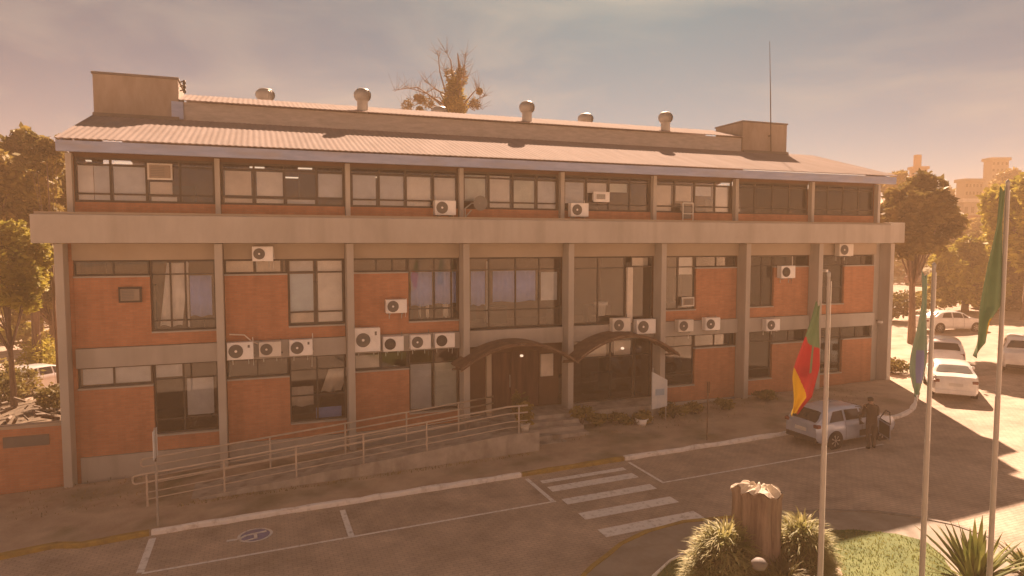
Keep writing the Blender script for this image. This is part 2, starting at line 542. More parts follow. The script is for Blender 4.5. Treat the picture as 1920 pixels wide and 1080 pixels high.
# sidewalk in front of the building, with its rounded corner
arc = [(26.2, -4.76), (27.6, -4.95), (28.8, -4.85), (30.0, -4.4), (31.0, -3.75), (32.3, -2.75), (34.8, -0.8), (37.0, 1.0), (41.0, 4.6), (46, 9.5)]
side_poly = [(-9, -5.0), (-2.2, -4.95), (-0.6, -4.75), (0.4, -4.55), (1.0, -4.82), (2.6, -4.72)] + [(9, -4.72), (16.7, -4.72)] + arc + [(46, 16), (33.9, 16), (33.9, 0.2), (-9, 0.2)]
sw = MB().prism(side_poly, lambda x, y: 0.03 * x - 0.2, lambda x, y: 0.03 * x + 0.11).build('sidewalk', M['sidewalk'])
tag(sw, 'worn brownish sidewalk strip in front of the brick building', 'sidewalk', kind='structure')

def kerb_run(name, pts, mat, w=0.11, h=0.125, rough=0.018, seed=1, side=1):
    rnd = random.Random(seed)
    dense = []
    for a, b in zip(pts[:-1], pts[1:]):
        L = math.dist(a, b)
        n = max(1, int(L / 0.45))
        for i in range(n):
            dense.append((a[0] + (b[0] - a[0]) * i / n, a[1] + (b[1] - a[1]) * i / n))
    dense.append(pts[-1])
    b = MB()
    rings = []
    for i, p in enumerate(dense):
        a, c = dense[max(0, i - 1)], dense[min(len(dense) - 1, i + 1)]
        d = Vector((c[0] - a[0], c[1] - a[1])).normalized()
        nrm = Vector((-d.y, d.x)) * side
        j = rnd.uniform(-rough, rough)
        jz = rnd.uniform(-rough, rough) * 0.5
        o = Vector(p) - nrm * (0.03 + j)
        q = Vector(p) + nrm * (w + rnd.uniform(-rough, rough))
        z = 0.03 * p[0]
        rings.append([(o.x, o.y, z - 0.1), (o.x, o.y, z + h - 0.03 + jz), (o.x + nrm.x * 0.03, o.y + nrm.y * 0.03, z + h + jz), (q.x, q.y, z + h + jz), (q.x, q.y, z - 0.1)])
    n = 5
    vs = [v for r in rings for v in r]
    fs = [(i * n + k, i * n + k + 1, (i + 1) * n + k + 1, (i + 1) * n + k) for i in range(len(rings) - 1) for k in range(n - 1)]
    fs += [tuple(range(n)), tuple(reversed(range((len(rings) - 1) * n, len(rings) * n)))]
    b.add(vs, fs)
    o = b.build(name, mat)
    return tag(o, kind='structure')
kerb_run('kerb', [(-9, -5.0), (-2.2, -4.95), (-0.6, -4.75), (0.4, -4.55), (1.0, -4.82), (2.55, -4.72)], M['kerbyellow'], seed=2)
kerb_run('kerb', [(2.6, -4.72), (12.95, -4.72)], M['kerbwhite'], seed=3, w=0.12, rough=0.03)
kerb_run('kerb', [(13.0, -4.72), (16.6, -4.72)], M['kerbyellow'], seed=4)
kerb_run('kerb', [(16.65, -4.72)] + arc[:8], M['kerbwhite'], seed=5, w=0.11, rough=0.03)

# traffic island with a lawn in front of the camera
isl = [gp(*p) for p in [(1090, 1085), (1108, 1068), (1160, 1026), (1210, 1002), (1280, 984), (1400, 972), (1545, 962), (1640, 965), (1720, 975), (1790, 990), (1860, 1015), (1905, 1050), (1925, 1090)]]
isl_poly = [isl[0]] + isl[1:] + [(isl[-1][0] + 0.4, -20), (isl[0][0] - 2.0, -20), (isl[0][0] - 1.2, -13.5)]
isl_poly = list(reversed(isl_poly))
tag(MB().prism(isl_poly, lambda x, y: 0.03 * x - 0.2, lambda x, y: 0.03 * x + 0.10).build('pavement', M['island']), 'paved border of the traffic island', 'pavement', kind='structure')
kerb_run('kerb', [(isl[0][0] - 1.2, -13.5)] + isl[:6], M['kerbyellow'], w=0.12, h=0.12, seed=8, side=-1)
kerb_run('kerb', isl[5:], M['kerb'], w=0.12, h=0.12, seed=9, side=-1)
lw = [gp(*p) for p in [(1225, 1090), (1255, 1062), (1290, 1043), (1380, 1014), (1480, 1006), (1600, 1002), (1680, 1010), (1735, 1024), (1765, 1050), (1790, 1090)]]
lw_poly = list(reversed(lw + [(lw[-1][0] + 0.6, -19), (lw[0][0] - 1.5, -19), (lw[0][0] - 0.6, -14)]))
tag(MB().prism(lw_poly, lambda x, y: 0.03 * x - 0.1, lambda x, y: 0.03 * x + 0.125).build('lawn', M['lawn']), 'lit lawn on the island', 'lawn', kind='structure')
kerb_run('kerb', [(lw[0][0] - 0.6, -14)] + lw[:4], M['kerbwhite'], w=0.05, h=0.16, seed=10, side=-1, rough=0.01)
pth = [gp(*p) for p in [(1500, 1090), (1500, 1062), (1512, 1046), (1532, 1043), (1556, 1052), (1572, 1068), (1580, 1090)]]
tag(MB().prism(list(reversed(pth)), lambda x, y: 0.03 * x, lambda x, y: 0.03 * x + 0.132).build('path', M['path']), 'sandy path end by the lawn', 'path', kind='structure')

def inside(poly, x, y):
    c = False
    j = len(poly) - 1
    for i in range(len(poly)):
        xi, yi = poly[i]; xj, yj = poly[j]
        if (yi > y) != (yj > y) and x < (xj - xi) * (y - yi) / (yj - yi) + xi: c = not c
        j = i
    return c

def blades(name, spots, hmin, hmax, wid, mat, seed, lean=0.5, seg=2):
    rnd = random.Random(seed)
    b = MB()
    for (x, y, z) in spots:
        a = rnd.uniform(0, 2 * PI)
        h = rnd.uniform(hmin, hmax)
        ln = rnd.uniform(0, lean) * h
        dx, dy = math.cos(a) * ln, math.sin(a) * ln
        px_, py_ = -math.sin(a) * wid, math.cos(a) * wid
        vs = []
        for i in range(seg + 1):
            t = i / seg
            w = (1 - t) * 0.9 + 0.1
            cx, cy, cz = x + dx * t * t, y + dy * t * t, z + h * t * (1 - 0.25 * t)
            vs += [(cx - px_ * w, cy - py_ * w, cz), (cx + px_ * w, cy + py_ * w, cz)]
        b.add(vs, [(2 * i, 2 * i + 1, 2 * i + 3, 2 * i + 2) for i in range(seg)])
    return b.build(name, mat)
rnd = random.Random(5)
sp = []
while len(sp) < 9000:
    x, y = rnd.uniform(12.5, 21), rnd.uniform(-16.5, -11.5)
    if inside(lw_poly, x, y) and not inside(pth, x, y): sp.append((x, y, 0.03 * x + 0.12))
tag(blades('grass', sp, 0.03, 0.085, 0.012, M['grassblade'], 3), 'short sunlit grass on the traffic island', 'grass', kind='stuff')

# painted markings
mk = MB()
def strip(x0, x1, y0, y1, mi=0):
    mk.add([(x0, y0, 0.03 * x0 + 0.006), (x1, y0, 0.03 * x1 + 0.006), (x1, y1, 0.03 * x1 + 0.006), (x0, y1, 0.03 * x0 + 0.006)], [(0, 1, 2, 3)], mi)
def seg_line(a, b, w):
    a, b = Vector(a), Vector(b)
    d = (b - a).normalized()
    n = Vector((-d.y, d.x)) * w * 0.5
    ps = [a - n, b - n, b + n, a + n]
    mk.add([(p.x, p.y, 0.03 * p.x + 0.006) for p in ps], [(0, 1, 2, 3)])
seg_line((2.7, -6.98), (13.15, -6.98), 0.09)
seg_line((2.66, -4.95), (2.66, -6.93), 0.17)
seg_line((7.44, -5.1), (7.46, -6.93), 0.15)
seg_line((13.05, -4.95), (13.07, -6.93), 0.13)
seg_line((16.67, -4.95), (16.67, -6.93), 0.10)
seg_line((16.62, -6.98), (25.5, -6.98), 0.08)
for k, y in enumerate((-5.42, -6.08, -7.12, -8.22, -9.36)):
    w = (0.13, 0.21, 0.21, 0.23, 0.24)[k]
    strip(13.35, 16.25, y - w, y + w)
mk_o = mk.build('road_markings', M['linewhite'])
tag(mk_o, 'worn white parking lines and crosswalk stripes', 'road marking', kind='structure')

wc = MB()   # wheelchair symbol painted on the bay
cx, cy = 5.05, -5.85
def wl3(pts, w, z=0.012):
    for a, b in zip(pts[:-1], pts[1:]):
        a, b = Vector(a), Vector(b)
        d = (b - a).normalized(); n = Vector((-d.y, d.x)) * w * 0.5
        ps = [a - n - d * w * 0.3, b - n + d * w * 0.3, b + n + d * w * 0.3, a + n - d * w * 0.3]
        wc.add([(p.x, p.y, 0.03 * p.x + z) for p in ps], [(0, 1, 2, 3)], 0)
ring = [(cx + 0.1 + 0.40 * math.cos(t), cy + 0.40 * math.sin(t)) for t in [2 * PI * i / 20 for i in range(21)]]
wl3(ring, 0.07)
wl3([(cx - 0.55, cy - 0.1), (cx - 0.30, cy - 0.12), (cx - 0.12, cy + 0.05), (cx + 0.35, cy + 0.12)], 0.10, 0.018)
wl3([(cx + 0.10, cy + 0.10), (cx + 0.12, cy - 0.22), (cx - 0.12, cy - 0.28)], 0.08, 0.018)
wc.add([(cx + 0.1 + 0.36 * math.cos(t), cy + 0.36 * math.sin(t), 0.03 * (cx + 0.1 + 0.36 * math.cos(t)) + 0.008) for t in [2 * PI * i / 20 for i in range(20)]], [tuple(range(20))], 1)
tag(wc.build('wheelchair_symbol', [M['linewhite'], M['lineblue']]), 'faded blue and white wheelchair symbol painted on the bay', 'road marking', kind='structure')

# ------------------------------------------------------------------ building
B = empty('office_building', (16.7, 0.6, 0.5))
tag(B, 'long two-storey brick and concrete office with pale corrugated roof and a glazed top floor', 'building')
BL = Vector((16.7, 0.6, 0.5))
def bpart(o, parent=None):
    """hang a mesh built in world coordinates on the building"""
    o.parent = parent or B
    if parent is None or parent is B:
        o.matrix_parent_inverse = Matrix.Translation(-BL)
    else:
        pass
    return o
COLX = [-0.33, 4.15, 8.38, 12.60, 16.88, 21.10, 25.37, 29.40, 33.75]
UPX = [-0.08, 4.16, 8.40, 12.57, 16.72, 20.94, 25.09, 29.32, 33.35]
def bp(name, mb, mat, bevel=0, label=None):
    o = mb.build(name, mat, None, bevel)
    bpart(o)
    if label: o['label'] = label
    return o
for i, x in enumerate(COLX):
    bp('column', MB().box(x - 0.12, x + 0.12, 0.0, 0.62, gz(x) - 0.2 if i else -0.2, 7.68), M['concrete'], 0.012)
for x in UPX:
    bp('column', MB().box(x - 0.08, x + 0.08, 0.5, 0.74, 8.6, 10.5), M['concrete'], 0.008, 'slim upper column')
# slab with fascia
fs = MB().box(-0.87, 33.1, -0.6, 0.3, 7.70, 8.56)
bp('floor_slab', fs, M['concrete'], 0.02, 'wide grey concrete fascia band between the storeys')
bp('slab_cap', MB().box(-0.80, 33.05, -0.45, 0.3, 8.562, 8.64), M['beam'])
bp('slab_return', MB().box(33.115, 33.95, -0.45, 1.3, 7.72, 8.66), M['concrete'], 0.02)
bp('slab_underside', MB().box(-0.8, 33.09, 0.303, 13.4, 7.72, 8.6), M['beam'])
# cores, side and back walls, interior floors
bp('side_wall', MB().box(-0.3, -0.1, 0.63, 13.4, 0, 7.7), M['brick'])
bp('side_wall', MB().box(33.30, 33.5, 0.85, 13.4, 0.5, 7.7), M['brick'])
bp('side_wall', MB().box(-0.1, 0.06, 0.78, 13.3, 8.6, 10.6), M['brick'])
bp('side_wall', MB().box(33.28, 33.42, 0.76, 13.3, 8.6, 10.6), M['brick'])
bp('back_wall', MB().box(-0.3, 33.86, 13.42, 13.6, 0, 7.7).box(-0.1, 33.42, 13.32, 13.5, 8.6, 11), M['brick'])
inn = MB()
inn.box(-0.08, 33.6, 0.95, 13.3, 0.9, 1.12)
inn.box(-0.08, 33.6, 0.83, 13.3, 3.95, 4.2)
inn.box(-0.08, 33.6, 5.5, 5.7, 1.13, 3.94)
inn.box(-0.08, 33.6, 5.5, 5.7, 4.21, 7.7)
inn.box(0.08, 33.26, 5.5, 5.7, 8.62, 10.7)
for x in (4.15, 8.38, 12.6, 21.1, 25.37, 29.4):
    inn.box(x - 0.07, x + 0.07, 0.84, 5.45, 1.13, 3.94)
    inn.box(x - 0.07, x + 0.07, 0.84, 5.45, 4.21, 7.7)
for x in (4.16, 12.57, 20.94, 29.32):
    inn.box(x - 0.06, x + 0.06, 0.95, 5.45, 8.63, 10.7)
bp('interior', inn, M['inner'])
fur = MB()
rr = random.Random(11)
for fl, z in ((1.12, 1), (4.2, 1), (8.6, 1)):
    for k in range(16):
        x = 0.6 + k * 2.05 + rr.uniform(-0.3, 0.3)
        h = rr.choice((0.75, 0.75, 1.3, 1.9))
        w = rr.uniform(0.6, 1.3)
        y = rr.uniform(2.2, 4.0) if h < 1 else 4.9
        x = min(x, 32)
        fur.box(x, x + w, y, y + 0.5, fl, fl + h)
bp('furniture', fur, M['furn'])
# ceiling lamps seen through the top windows
for (px, py) in [(482, 314), (572, 316), (546, 333), (694, 332), (232, 305), (155, 301)]:
    p = at(px, py, 2.2)
    p.z = min(p.z, 10.9)
    bp('ceiling_lamp', MB().box(p.x - 0.25, p.x + 0.25, p.y - 0.08, p.y + 0.08, p.z - 0.02, p.z + 0.02), M['lamp'])

# --- walls bay by bay: lower storeys on the plane y = 0.6, top storey on y = 0.7
def window(x0, x1, z0, z1, vs=(), hs=(), y=0.70, fw=0.055, pane='glass', curtains=(), skip_h=()):
    """frame is the window part; its pane and curtains are sub-parts"""
    f = MB()
    f.box(x0, x0 + fw, y, y + 0.07, z0, z1)
    f.box(x1 - fw, x1, y, y + 0.07, z0, z1)
    f.box(x0 + fw, x1 - fw, y + 0.002, y + 0.068, z0, z0 + fw)
    f.box(x0 + fw, x1 - fw, y + 0.002, y + 0.068, z1 - fw, z1)
    for v in vs:
        f.box(v - fw * 0.5, v + fw * 0.5, y + 0.004, y + 0.066, z0 + fw, z1 - fw)
    for h in hs:
        f.box(x0 + fw, x1 - fw, y + 0.006, y + 0.064, h - fw * 0.4, h + fw * 0.4)
    o = f.build('window', M['frame'])
    bpart(o)
    p = MB().box(x0 + fw * 0.5, x1 - fw * 0.5, y + 0.03, y + 0.036, z0 + fw * 0.5, z1 - fw * 0.5).build('pane', M[pane])
    p.parent = o
    for c in curtains:
        cx0, cx1, cz0, cz1, mt = c[:5]
        kind = c[5] if len(c) > 5 else 'curtain'
        k = MB()
        if kind == 'blind':
            k.box(cx0, cx1, y + 0.14, y + 0.155, cz0, cz1)
        else:
            n = max(8, int((cx1 - cx0) / 0.05))
            vs_, fs_ = [], []
            for i in range(n + 1):
                t = i / n
                xx = cx0 + (cx1 - cx0) * t
                yy = y + 0.17 + 0.03 * math.sin(t * n * 0.9) + 0.012 * math.sin(t * 37)
                sl = c[6] if len(c) > 6 else 0.0
                vs_ += [(xx, yy, cz0 + 0.03 * math.sin(t * 9)), (xx + sl, yy, cz1), (xx, yy + 0.012, cz0 + 0.03 * math.sin(t * 9)), (xx + sl, yy + 0.012, cz1)]
            for i in range(n):
                a = i * 4
                fs_ += [(a, a + 4, a + 5, a + 1), (a + 2, a + 3, a + 7, a + 6), (a, a + 2, a + 6, a + 4), (a + 1, a + 5, a + 7, a + 3)]
            k.add(vs_, fs_, 0, True)
        q = k.build(kind, M[mt])
        q.parent = o
    return o

def X(px, py=560, y=0.6):
    return at(px, py, y).x
WL = [0.08 + 0.0 * i for i in range(8)]
wx0 = [COLX[i] + (0.14 if i else 0.24) for i in range(8)]
wx1 = [COLX[i + 1] - 0.14 for i in range(7)] + [33.28]
bp('wall_end', MB().box(33.29, 33.80, 0.63, 0.84, 0.6, 7.69), M['concrete'])
ux0 = [UPX[i] + 0.09 for i in range(8)]
ux1 = [UPX[i + 1] - 0.09 for i in range(8)]
for i in range(8):
    a, c = wx0[i], wx1[i]
    bp('beam', MB().box(a, c, 0.50, 0.9, 7.16, 7.69), M['beam'])
    bp('spandrel', MB().box(a, c, 0.46, 0.82, 3.74, 4.36), M['concrete'], 0.01)
    if i in (0, 1, 2, 5, 6, 7):
        zb = max(gz(a), 0.2)
        bp('plinth', MB().box(a, c, 0.54, 0.82, zb - 0.3, 0.84), M['concrete'], 0.01)
SPLIT = {0: 2.05, 1: 6.31, 2: 10.54, 5: 23.10, 6: 27.28, 7: 31.42}
def brick(x0, x1, z0, z1, y=0.60):
    bp('brick_panel', MB().box(x0, x1, y, y + 0.2, z0, z1), M['brick'])
def ledge(x0, x1, z, y=0.55):
    bp('ledge', MB().box(x0, x1, y, y + 0.25, z, z + 0.05), M['concrete'])
for i in (0, 1, 2):
    s = SPLIT[i]
    a, c = wx0[i], wx1[i]
    brick(a, s, 4.37, 6.60); ledge(a, s, 6.603)
    brick(s + 0.002, c, 4.37, 4.76, 0.603); ledge(s + 0.01, c, 4.763)
    brick(a, s, 0.85, 3.02); ledge(a, s, 3.023)
    brick(s + 0.002, c, 0.85, 1.32, 0.603); ledge(s + 0.01, c, 1.323)
for i in (5, 6, 7):
    s = SPLIT[i]
    a, c = wx0[i], wx1[i]
    brick(s, c, 4.37, 6.60); ledge(s, c, 6.603)
    brick(a, s - 0.002, 4.37, 4.80, 0.603); ledge(a, s - 0.01, 4.803)
    brick(s, c, 0.85, 3.10); ledge(s, c, 3.103)
    brick(a, s - 0.002, 0.85, 1.50, 0.603); ledge(a, s - 0.01, 1.503)

def px_list(*ps, y=0.74, py=560):
    return [at(p, py, y).x for p in ps]
# first floor, bays 0..2 : transom strip over the panel + tall window
v = px_list
# bay 0
window(wx0[0], SPLIT[0] - 0.01, 6.66, 7.15, vs=v(215), y=0.70)
window(SPLIT[0] + 0.01, wx1[0], 4.82, 7.15, vs=v(321, 349), hs=(6.68, 5.15),
       curtains=[(*v(298), *v(340), 4.95, 7.05, 'white_blind_and_glare', 'curtain', 0.25), (*v(356), *v(397), 5.25, 6.62, 'blue_curtain'), (*v(349), *v(354), 4.9, 7.1, 'white_blind_and_glare', 'blind')])
# bay 1
window(wx0[1], SPLIT[1] - 0.01, 6.66, 7.15, vs=v(479, 530), curtains=[(*v(424), *v(476), 6.7, 7.1, 'warm_blind', 'blind'), (*v(482), *v(527), 6.7, 7.1, 'warm_blind', 'blind')])
window(SPLIT[1] + 0.01, wx1[1], 4.82, 7.15, vs=v(592), hs=(6.68, 5.28), fw=0.07,
       curtains=[(*v(543), *v(588), 5.28, 6.62, 'paleblue_curtain', 'blind'), (*v(543), *v(588), 6.72, 7.1, 'grey_blind', 'blind'), (*v(597), *v(643), 4.9, 7.1, 'white_blind_and_glare', 'blind'), (*v(543), *v(588), 4.9, 5.24, 'warm_blind', 'blind')])  # tall white sheet right of the mullion imitates lit, reflecting glass
# bay 2
window(wx0[2], SPLIT[2] - 0.01, 6.66, 7.15, vs=v(706, 736), curtains=[(*v(705), *v(708), 6.7, 7.1, 'white_blind_and_glare', 'blind')])
window(SPLIT[2] + 0.01, wx1[2], 4.82, 7.15, vs=v(814, 846), hs=(6.68, 5.25),
       curtains=[(*v(772), *v(812), 5.35, 6.62, 'blue_curtain'), (*v(816), *v(858), 5.4, 6.62, 'blue_curtain'), (*v(786), *v(790), 4.9, 5.4, 'warm_blind', 'curtain'), (*v(800), *v(806), 4.9, 5.4, 'warm_blind', 'curtain'), (*v(832), *v(842), 4.9, 5.4, 'warm_blind', 'curtain')])
# bay 3
window(wx0[3], wx1[3], 4.40, 7.15, vs=v(916, 966, 1010), hs=(6.68, 5.10),
       curtains=[(*v(885), *v(911), 5.3, 6.62, 'blue_curtain'), (*v(914), *v(918), 4.6, 7.0, 'white_blind_and_glare', 'blind'), (*v(926), *v(1006), 5.4, 6.62, 'blue_curtain'), (*v(1016), *v(1046), 5.42, 6.55, 'grey_blind', 'blind')])
# bay 4
window(wx0[4], *v(1171), 4.40, 7.15, vs=v(1120), hs=(6.68,))
window(v(1172)[0] + 0.01, v(1181)[0], 4.40, 6.9, y=0.69, fw=0.09, curtains=[])
window(v(1181)[0] + 0.01, wx1[4], 4.40, 7.15, vs=(), hs=(6.72,), curtains=[(*v(1186), *v(1216), 6.76, 7.1, 'warm_blind', 'blind')])
# bays 5..7
window(wx0[5], SPLIT[5] - 0.01, 4.86, 7.15, vs=v(1269), hs=(6.68,), curtains=[(*v(1275), *v(1299), 6.35, 7.1, 'white_blind_and_glare', 'blind')])
window(SPLIT[5] + 0.01, wx1[5], 6.66, 7.15, vs=v(1340))
window(wx0[6], SPLIT[6] - 0.01, 4.86, 7.15, vs=v(1426), hs=(6.68,), curtains=[(*v(1404), *v(1420), 5.4, 6.6, 'blue_curtain'), (*v(1404), *v(1412), 6.75, 7.1, 'white_blind_and_glare', 'blind')])
window(SPLIT[6] + 0.01, wx1[6], 6.66, 7.15, vs=v(1487))
window(wx0[7], SPLIT[7] - 0.01, 4.86, 7.15, vs=(), hs=(6.68, 5.6), curtains=[(*v(1555), *v(1576), 5.6, 5.9, 'green_blind_and_glare', 'blind')])
window(SPLIT[7] + 0.01, wx1[7], 6.66, 7.15, vs=v(1612))
# ground floor
g = lambda *ps: [at(p, 720, 0.74).x for p in ps]
window(wx0[0], SPLIT[0] - 0.01, 3.08, 3.73, vs=g(215), curtains=[(wx0[0] + 0.1, SPLIT[0] - 0.1, 3.14, 3.68, 'grey_blind', 'blind')])
window(SPLIT[0] + 0.01, wx1[0], 1.38, 3.73, vs=g(345), hs=(3.2, 1.85), curtains=[(*g(290), *g(342), 3.25, 3.68, 'grey_blind', 'blind'), (*g(350), *g(400), 1.9, 3.15, 'grey_blind', 'blind')])
window(wx0[1], SPLIT[1] - 0.01, 3.08, 3.73, vs=g(484))
window(SPLIT[1] + 0.01, wx1[1], 1.38, 3.73, vs=g(595), hs=(3.22, 2.3), curtains=[(*g(545), *g(588), 1.9, 2.6, 'warm_blind', 'curtain'), (*g(602), *g(640), 2.35, 3.2, 'warm_blind', 'curtain', 0.3), (*g(592), *g(640), 1.42, 1.8, 'blue_curtain', 'blind')])
window(wx0[2], SPLIT[2] - 0.01, 3.08, 3.73, vs=g(715), curtains=[(*g(668), *g(712), 3.14, 3.6, 'warm_blind', 'blind')])
window(SPLIT[2] + 0.01, wx1[2], 1.38, 3.73, vs=g(813), hs=(3.2,), curtains=[(*g(769), *g(810), 1.45, 3.15, 'grey_blind', 'blind'), (*g(816), *g(858), 1.45, 3.15, 'green_blind_and_glare', 'blind')])
for i, p1, cs in ((5, 1269, []), (6, 1426, [(*g(1412), *g(1445), 1.6, 2.2, 'grey_blind', 'blind')]), (7, 1560, [(*g(1552), *g(1575), 1.9, 3.2, 'green_blind_and_glare', 'blind')])):
    window(wx0[i], SPLIT[i] - 0.01, 1.56, 3.73, vs=(), hs=(3.25, 2.0), curtains=cs)
    window(SPLIT[i] + 0.01, wx1[i], 3.16, 3.73, vs=[(SPLIT[i] + wx1[i]) / 2], curtains=[(SPLIT[i] + 0.1, wx1[i] - 0.1, 3.2, 3.68, 'grey_blind', 'blind')] if i > 5 else ())
# white prop frames inside bay 4 upstairs and the entrance below
bp('door_frame', MB().box(*v(1172), *v(1182), 0.55, 0.68, 4.38, 6.7), M['warm_blind'])
# entrance bays
e = lambda px, y=0.9: at(px, 720, y).x
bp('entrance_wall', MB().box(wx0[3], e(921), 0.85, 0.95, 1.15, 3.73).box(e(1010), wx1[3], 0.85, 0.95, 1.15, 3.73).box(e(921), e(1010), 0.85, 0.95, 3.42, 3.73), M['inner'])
dr = MB().box(e(922), e(957), 0.87, 0.93, 1.16, 3.40).box(e(958), e(1009), 0.87, 0.93, 1.16, 3.40).build('door', M['wood'])
bpart(dr)
MB().bar((e(955), 0.84, 2.0), (e(955), 0.84, 2.5), 0.02).build('handle', M['metal'], dr)
bp('notice_panel', MB().box(e(1012), e(1035), 0.78, 0.845, 2.35, 3.25), M['warm_blind'])
window(wx0[4], wx1[4], 1.15, 3.73, vs=[e(1140), e(1182), e(1186)], hs=(3.0,), y=0.72, curtains=[(e(1084), e(1135), 2.95, 3.5, 'warm_blind', 'blind'), (e(1150), e(1180), 2.95, 3.6, 'warm_blind', 'blind')])
bp('porch_floor', MB().box(12.5, 21.0, -0.62, 0.84, 0.3, 1.14), M['rampwall'])
bp('porch_post', MB().box(*[at(912, 740, 0.1).x, at(921, 740, 0.1).x], 0.05, 0.2, 1.14, 3.73), M['beam'])
def canopy(xc, zc, half, h, y0, y1):
    k = MB()
    n = 18
    pts = []
    for i in range(n + 1):
        t = -1 + 2 * i / n
        pts.append((xc + half * t, zc - h * t * t))
    vs, fs = [], []
    for (x, z) in pts:
        vs += [(x, y0, z), (x, y1, z), (x, y0, z - 0.05), (x, y1, z - 0.05)]
    for i in range(n):
        a = 4 * i
        fs += [(a, a + 4, a + 5, a + 1), (a + 2, a + 3, a + 7, a + 6), (a, a + 2, a + 6, a + 4), (a + 1, a + 5, a + 7, a + 3)]
    fs += [(0, 1, 3, 2), (4 * n, 4 * n + 2, 4 * n + 3, 4 * n + 1)]
    k.add(vs, fs)
    c = k.build('canopy', M['canopy'])
    bpart(c)
    r = MB()
    for yy in (y0 - 0.03, (y0 + y1) / 2):
        r.path([(x, yy, z - 0.09) for (x, z) in pts], 0.035, 6)
    for s in (-1, 1):
        r.bar((xc + s * half * 0.97, y0, zc - h), (xc + s * half * 0.97, y1, zc - h - 0.25), 0.04)
    for t in (-0.5, 0, 0.5):
        r.bar((xc + half * t, y0, zc - h * t * t - 0.1), (xc + half * t, y1, zc - h * t * t - 0.1), 0.03)
    r.build('canopy_rib', M['canopy'], c)
    return c
canopy(14.45, 4.02, 2.35, 0.82, -0.9, 0.42)
canopy(19.0, 4.12, 2.3, 0.88, -0.9, 0.42)
for (px, py) in [(978, 667), (1167, 653)]:
    p = at(px, py, -0.4)
    bp('porch_lamp', MB().lathe((p.x, p.y, p.z), [(0.001, -0.05), (0.06, -0.04), (0.07, 0), (0.05, 0.04), (0.001, 0.05)], 10), M['lamp'])

# --- top storey
u = lambda *ps: [at(p, 335, 0.80).x for p in ps]
for i in range(8):
    brick(ux0[i], ux1[i], 8.62, 9.0, 0.70)
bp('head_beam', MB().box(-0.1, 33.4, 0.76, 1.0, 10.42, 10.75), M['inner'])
top = {
    0: (u(208, 275, 338), [(*u(145), *u(174), 9.05, 10.16, 'white_blind_and_glare'), (*u(175), *u(205), 9.05, 10.16, 'grey_blind'), (*u(212), *u(272), 9.05, 10.16, 'grey_blind'), (*u(280), *u(322), 9.3, 9.7, 'warm_blind'), (*u(282), *u(330), 9.05, 9.22, 'white_blind_and_glare')]),
    1: (u(476, 533, 593), [(*u(421), *u(471), 9.33, 10.15, 'warm_blind'), (*u(481), *u(530), 9.33, 10.15, 'white_blind_and_glare'), (*u(597), *u(643), 9.33, 10.15, 'grey_blind'), (*u(420), *u(472), 9.05, 9.22, 'warm_blind'), (*u(480), *u(531), 9.05, 9.22, 'white_blind_and_glare'), (*u(538), *u(590), 9.05, 9.22, 'grey_blind')]),
    2: (u(709, 760, 812), [(*u(662), *u(705), 9.05, 10.15, 'grey_blind'), (*u(713), *u(757), 9.05, 10.15, 'grey_blind'), (*u(764), *u(808), 9.05, 10.15, 'white_blind_and_glare'), (*u(815), *u(856), 9.05, 10.15, 'white_blind_and_glare')]),
    3: (u(916, 961, 1006), [(*u(873), *u(911), 9.3, 10.3, 'green_blind_and_glare'), (*u(919), *u(957), 9.05, 10.3, 'white_blind_and_glare'), (*u(965), *u(1003), 9.05, 10.15, 'green_blind_and_glare'), (*u(1009), *u(1046), 9.05, 10.15, 'grey_blind')]),
    4: (u(1099, 1141, 1180), [(*u(1062), *u(1096), 9.3, 10.15, 'grey_blind'), (*u(1103), *u(1139), 9.75, 10.15, 'white_blind_and_glare'), (*u(1144), *u(1178), 9.8, 10.15, 'green_blind_and_glare')]),  # the two half-height sheets imitate sky reflected in the panes
    5: (u(1264, 1302, 1340), [(*u(1230), *u(1261), 9.05, 10.15, 'warm_blind'), (*u(1270), *u(1299), 9.5, 10.15, 'warm_blind'), (*u(1306), *u(1336), 9.75, 10.15, 'grey_blind'), (*u(1342), *u(1369), 9.05, 10.15, 'white_blind_and_glare')]),
    6: (u(1415, 1448, 1480), [(*u(1455), *u(1477), 9.3, 10.2, 'green_blind_and_glare'), (*u(1484), *u(1507), 9.3, 10.15, 'white_blind_and_glare'), (*u(1388), *u(1446), 9.05, 9.22, 'grey_blind'), (*u(1475), *u(1506), 9.05, 9.22, 'white_blind_and_glare')]),
    7: (u(1552, 1581, 1610), [(*u(1553), *u(1579), 9.95, 10.2, 'grey_blind')]),
}
for i in range(8):
    vs, cs = top[i]
    window(ux0[i], ux1[i], 9.0, 10.42, vs=vs, hs=(9.27, 10.19), y=0.76, fw=0.07, curtains=[(*c, 'blind') for c in cs])

# --- roof
def corrug(name, x0, x1, y0, z0, y1, z1, pitch=0.19, amp=0.008, mat=None, th=0.03, label=None):
    n = int((x1 - x0) / pitch * 6)
    vs, fs = [], []
    for i in range(n + 1):
        x = x0 + (x1 - x0) * i / n
        d = amp * math.cos(2 * PI * (x - x0) / pitch)
        vs += [(x, y0, z0 + d), (x, y1, z1 + d), (x, y0, z0 + d - th), (x, y1, z1 + d - th)]
    for i in range(n):
        a = 4 * i
        fs += [(a, a + 4, a + 5, a + 1), (a + 2, a + 3, a + 7, a + 6), (a, a + 2, a + 6, a + 4), (a + 1, a + 5, a + 7, a + 3)]
    fs += [(0, 1, 3, 2), (4 * n, 4 * n + 2, 4 * n + 3, 4 * n + 1)]
    b = MB().add(vs, fs)
    b.sm = [True] * len(b.f)
    o = bp(name, b, mat or M['roof'], 0, label)
    try:
        o.data.set_sharp_from_angle(angle=math.radians(50))
    except Exception:
        pass
    return o
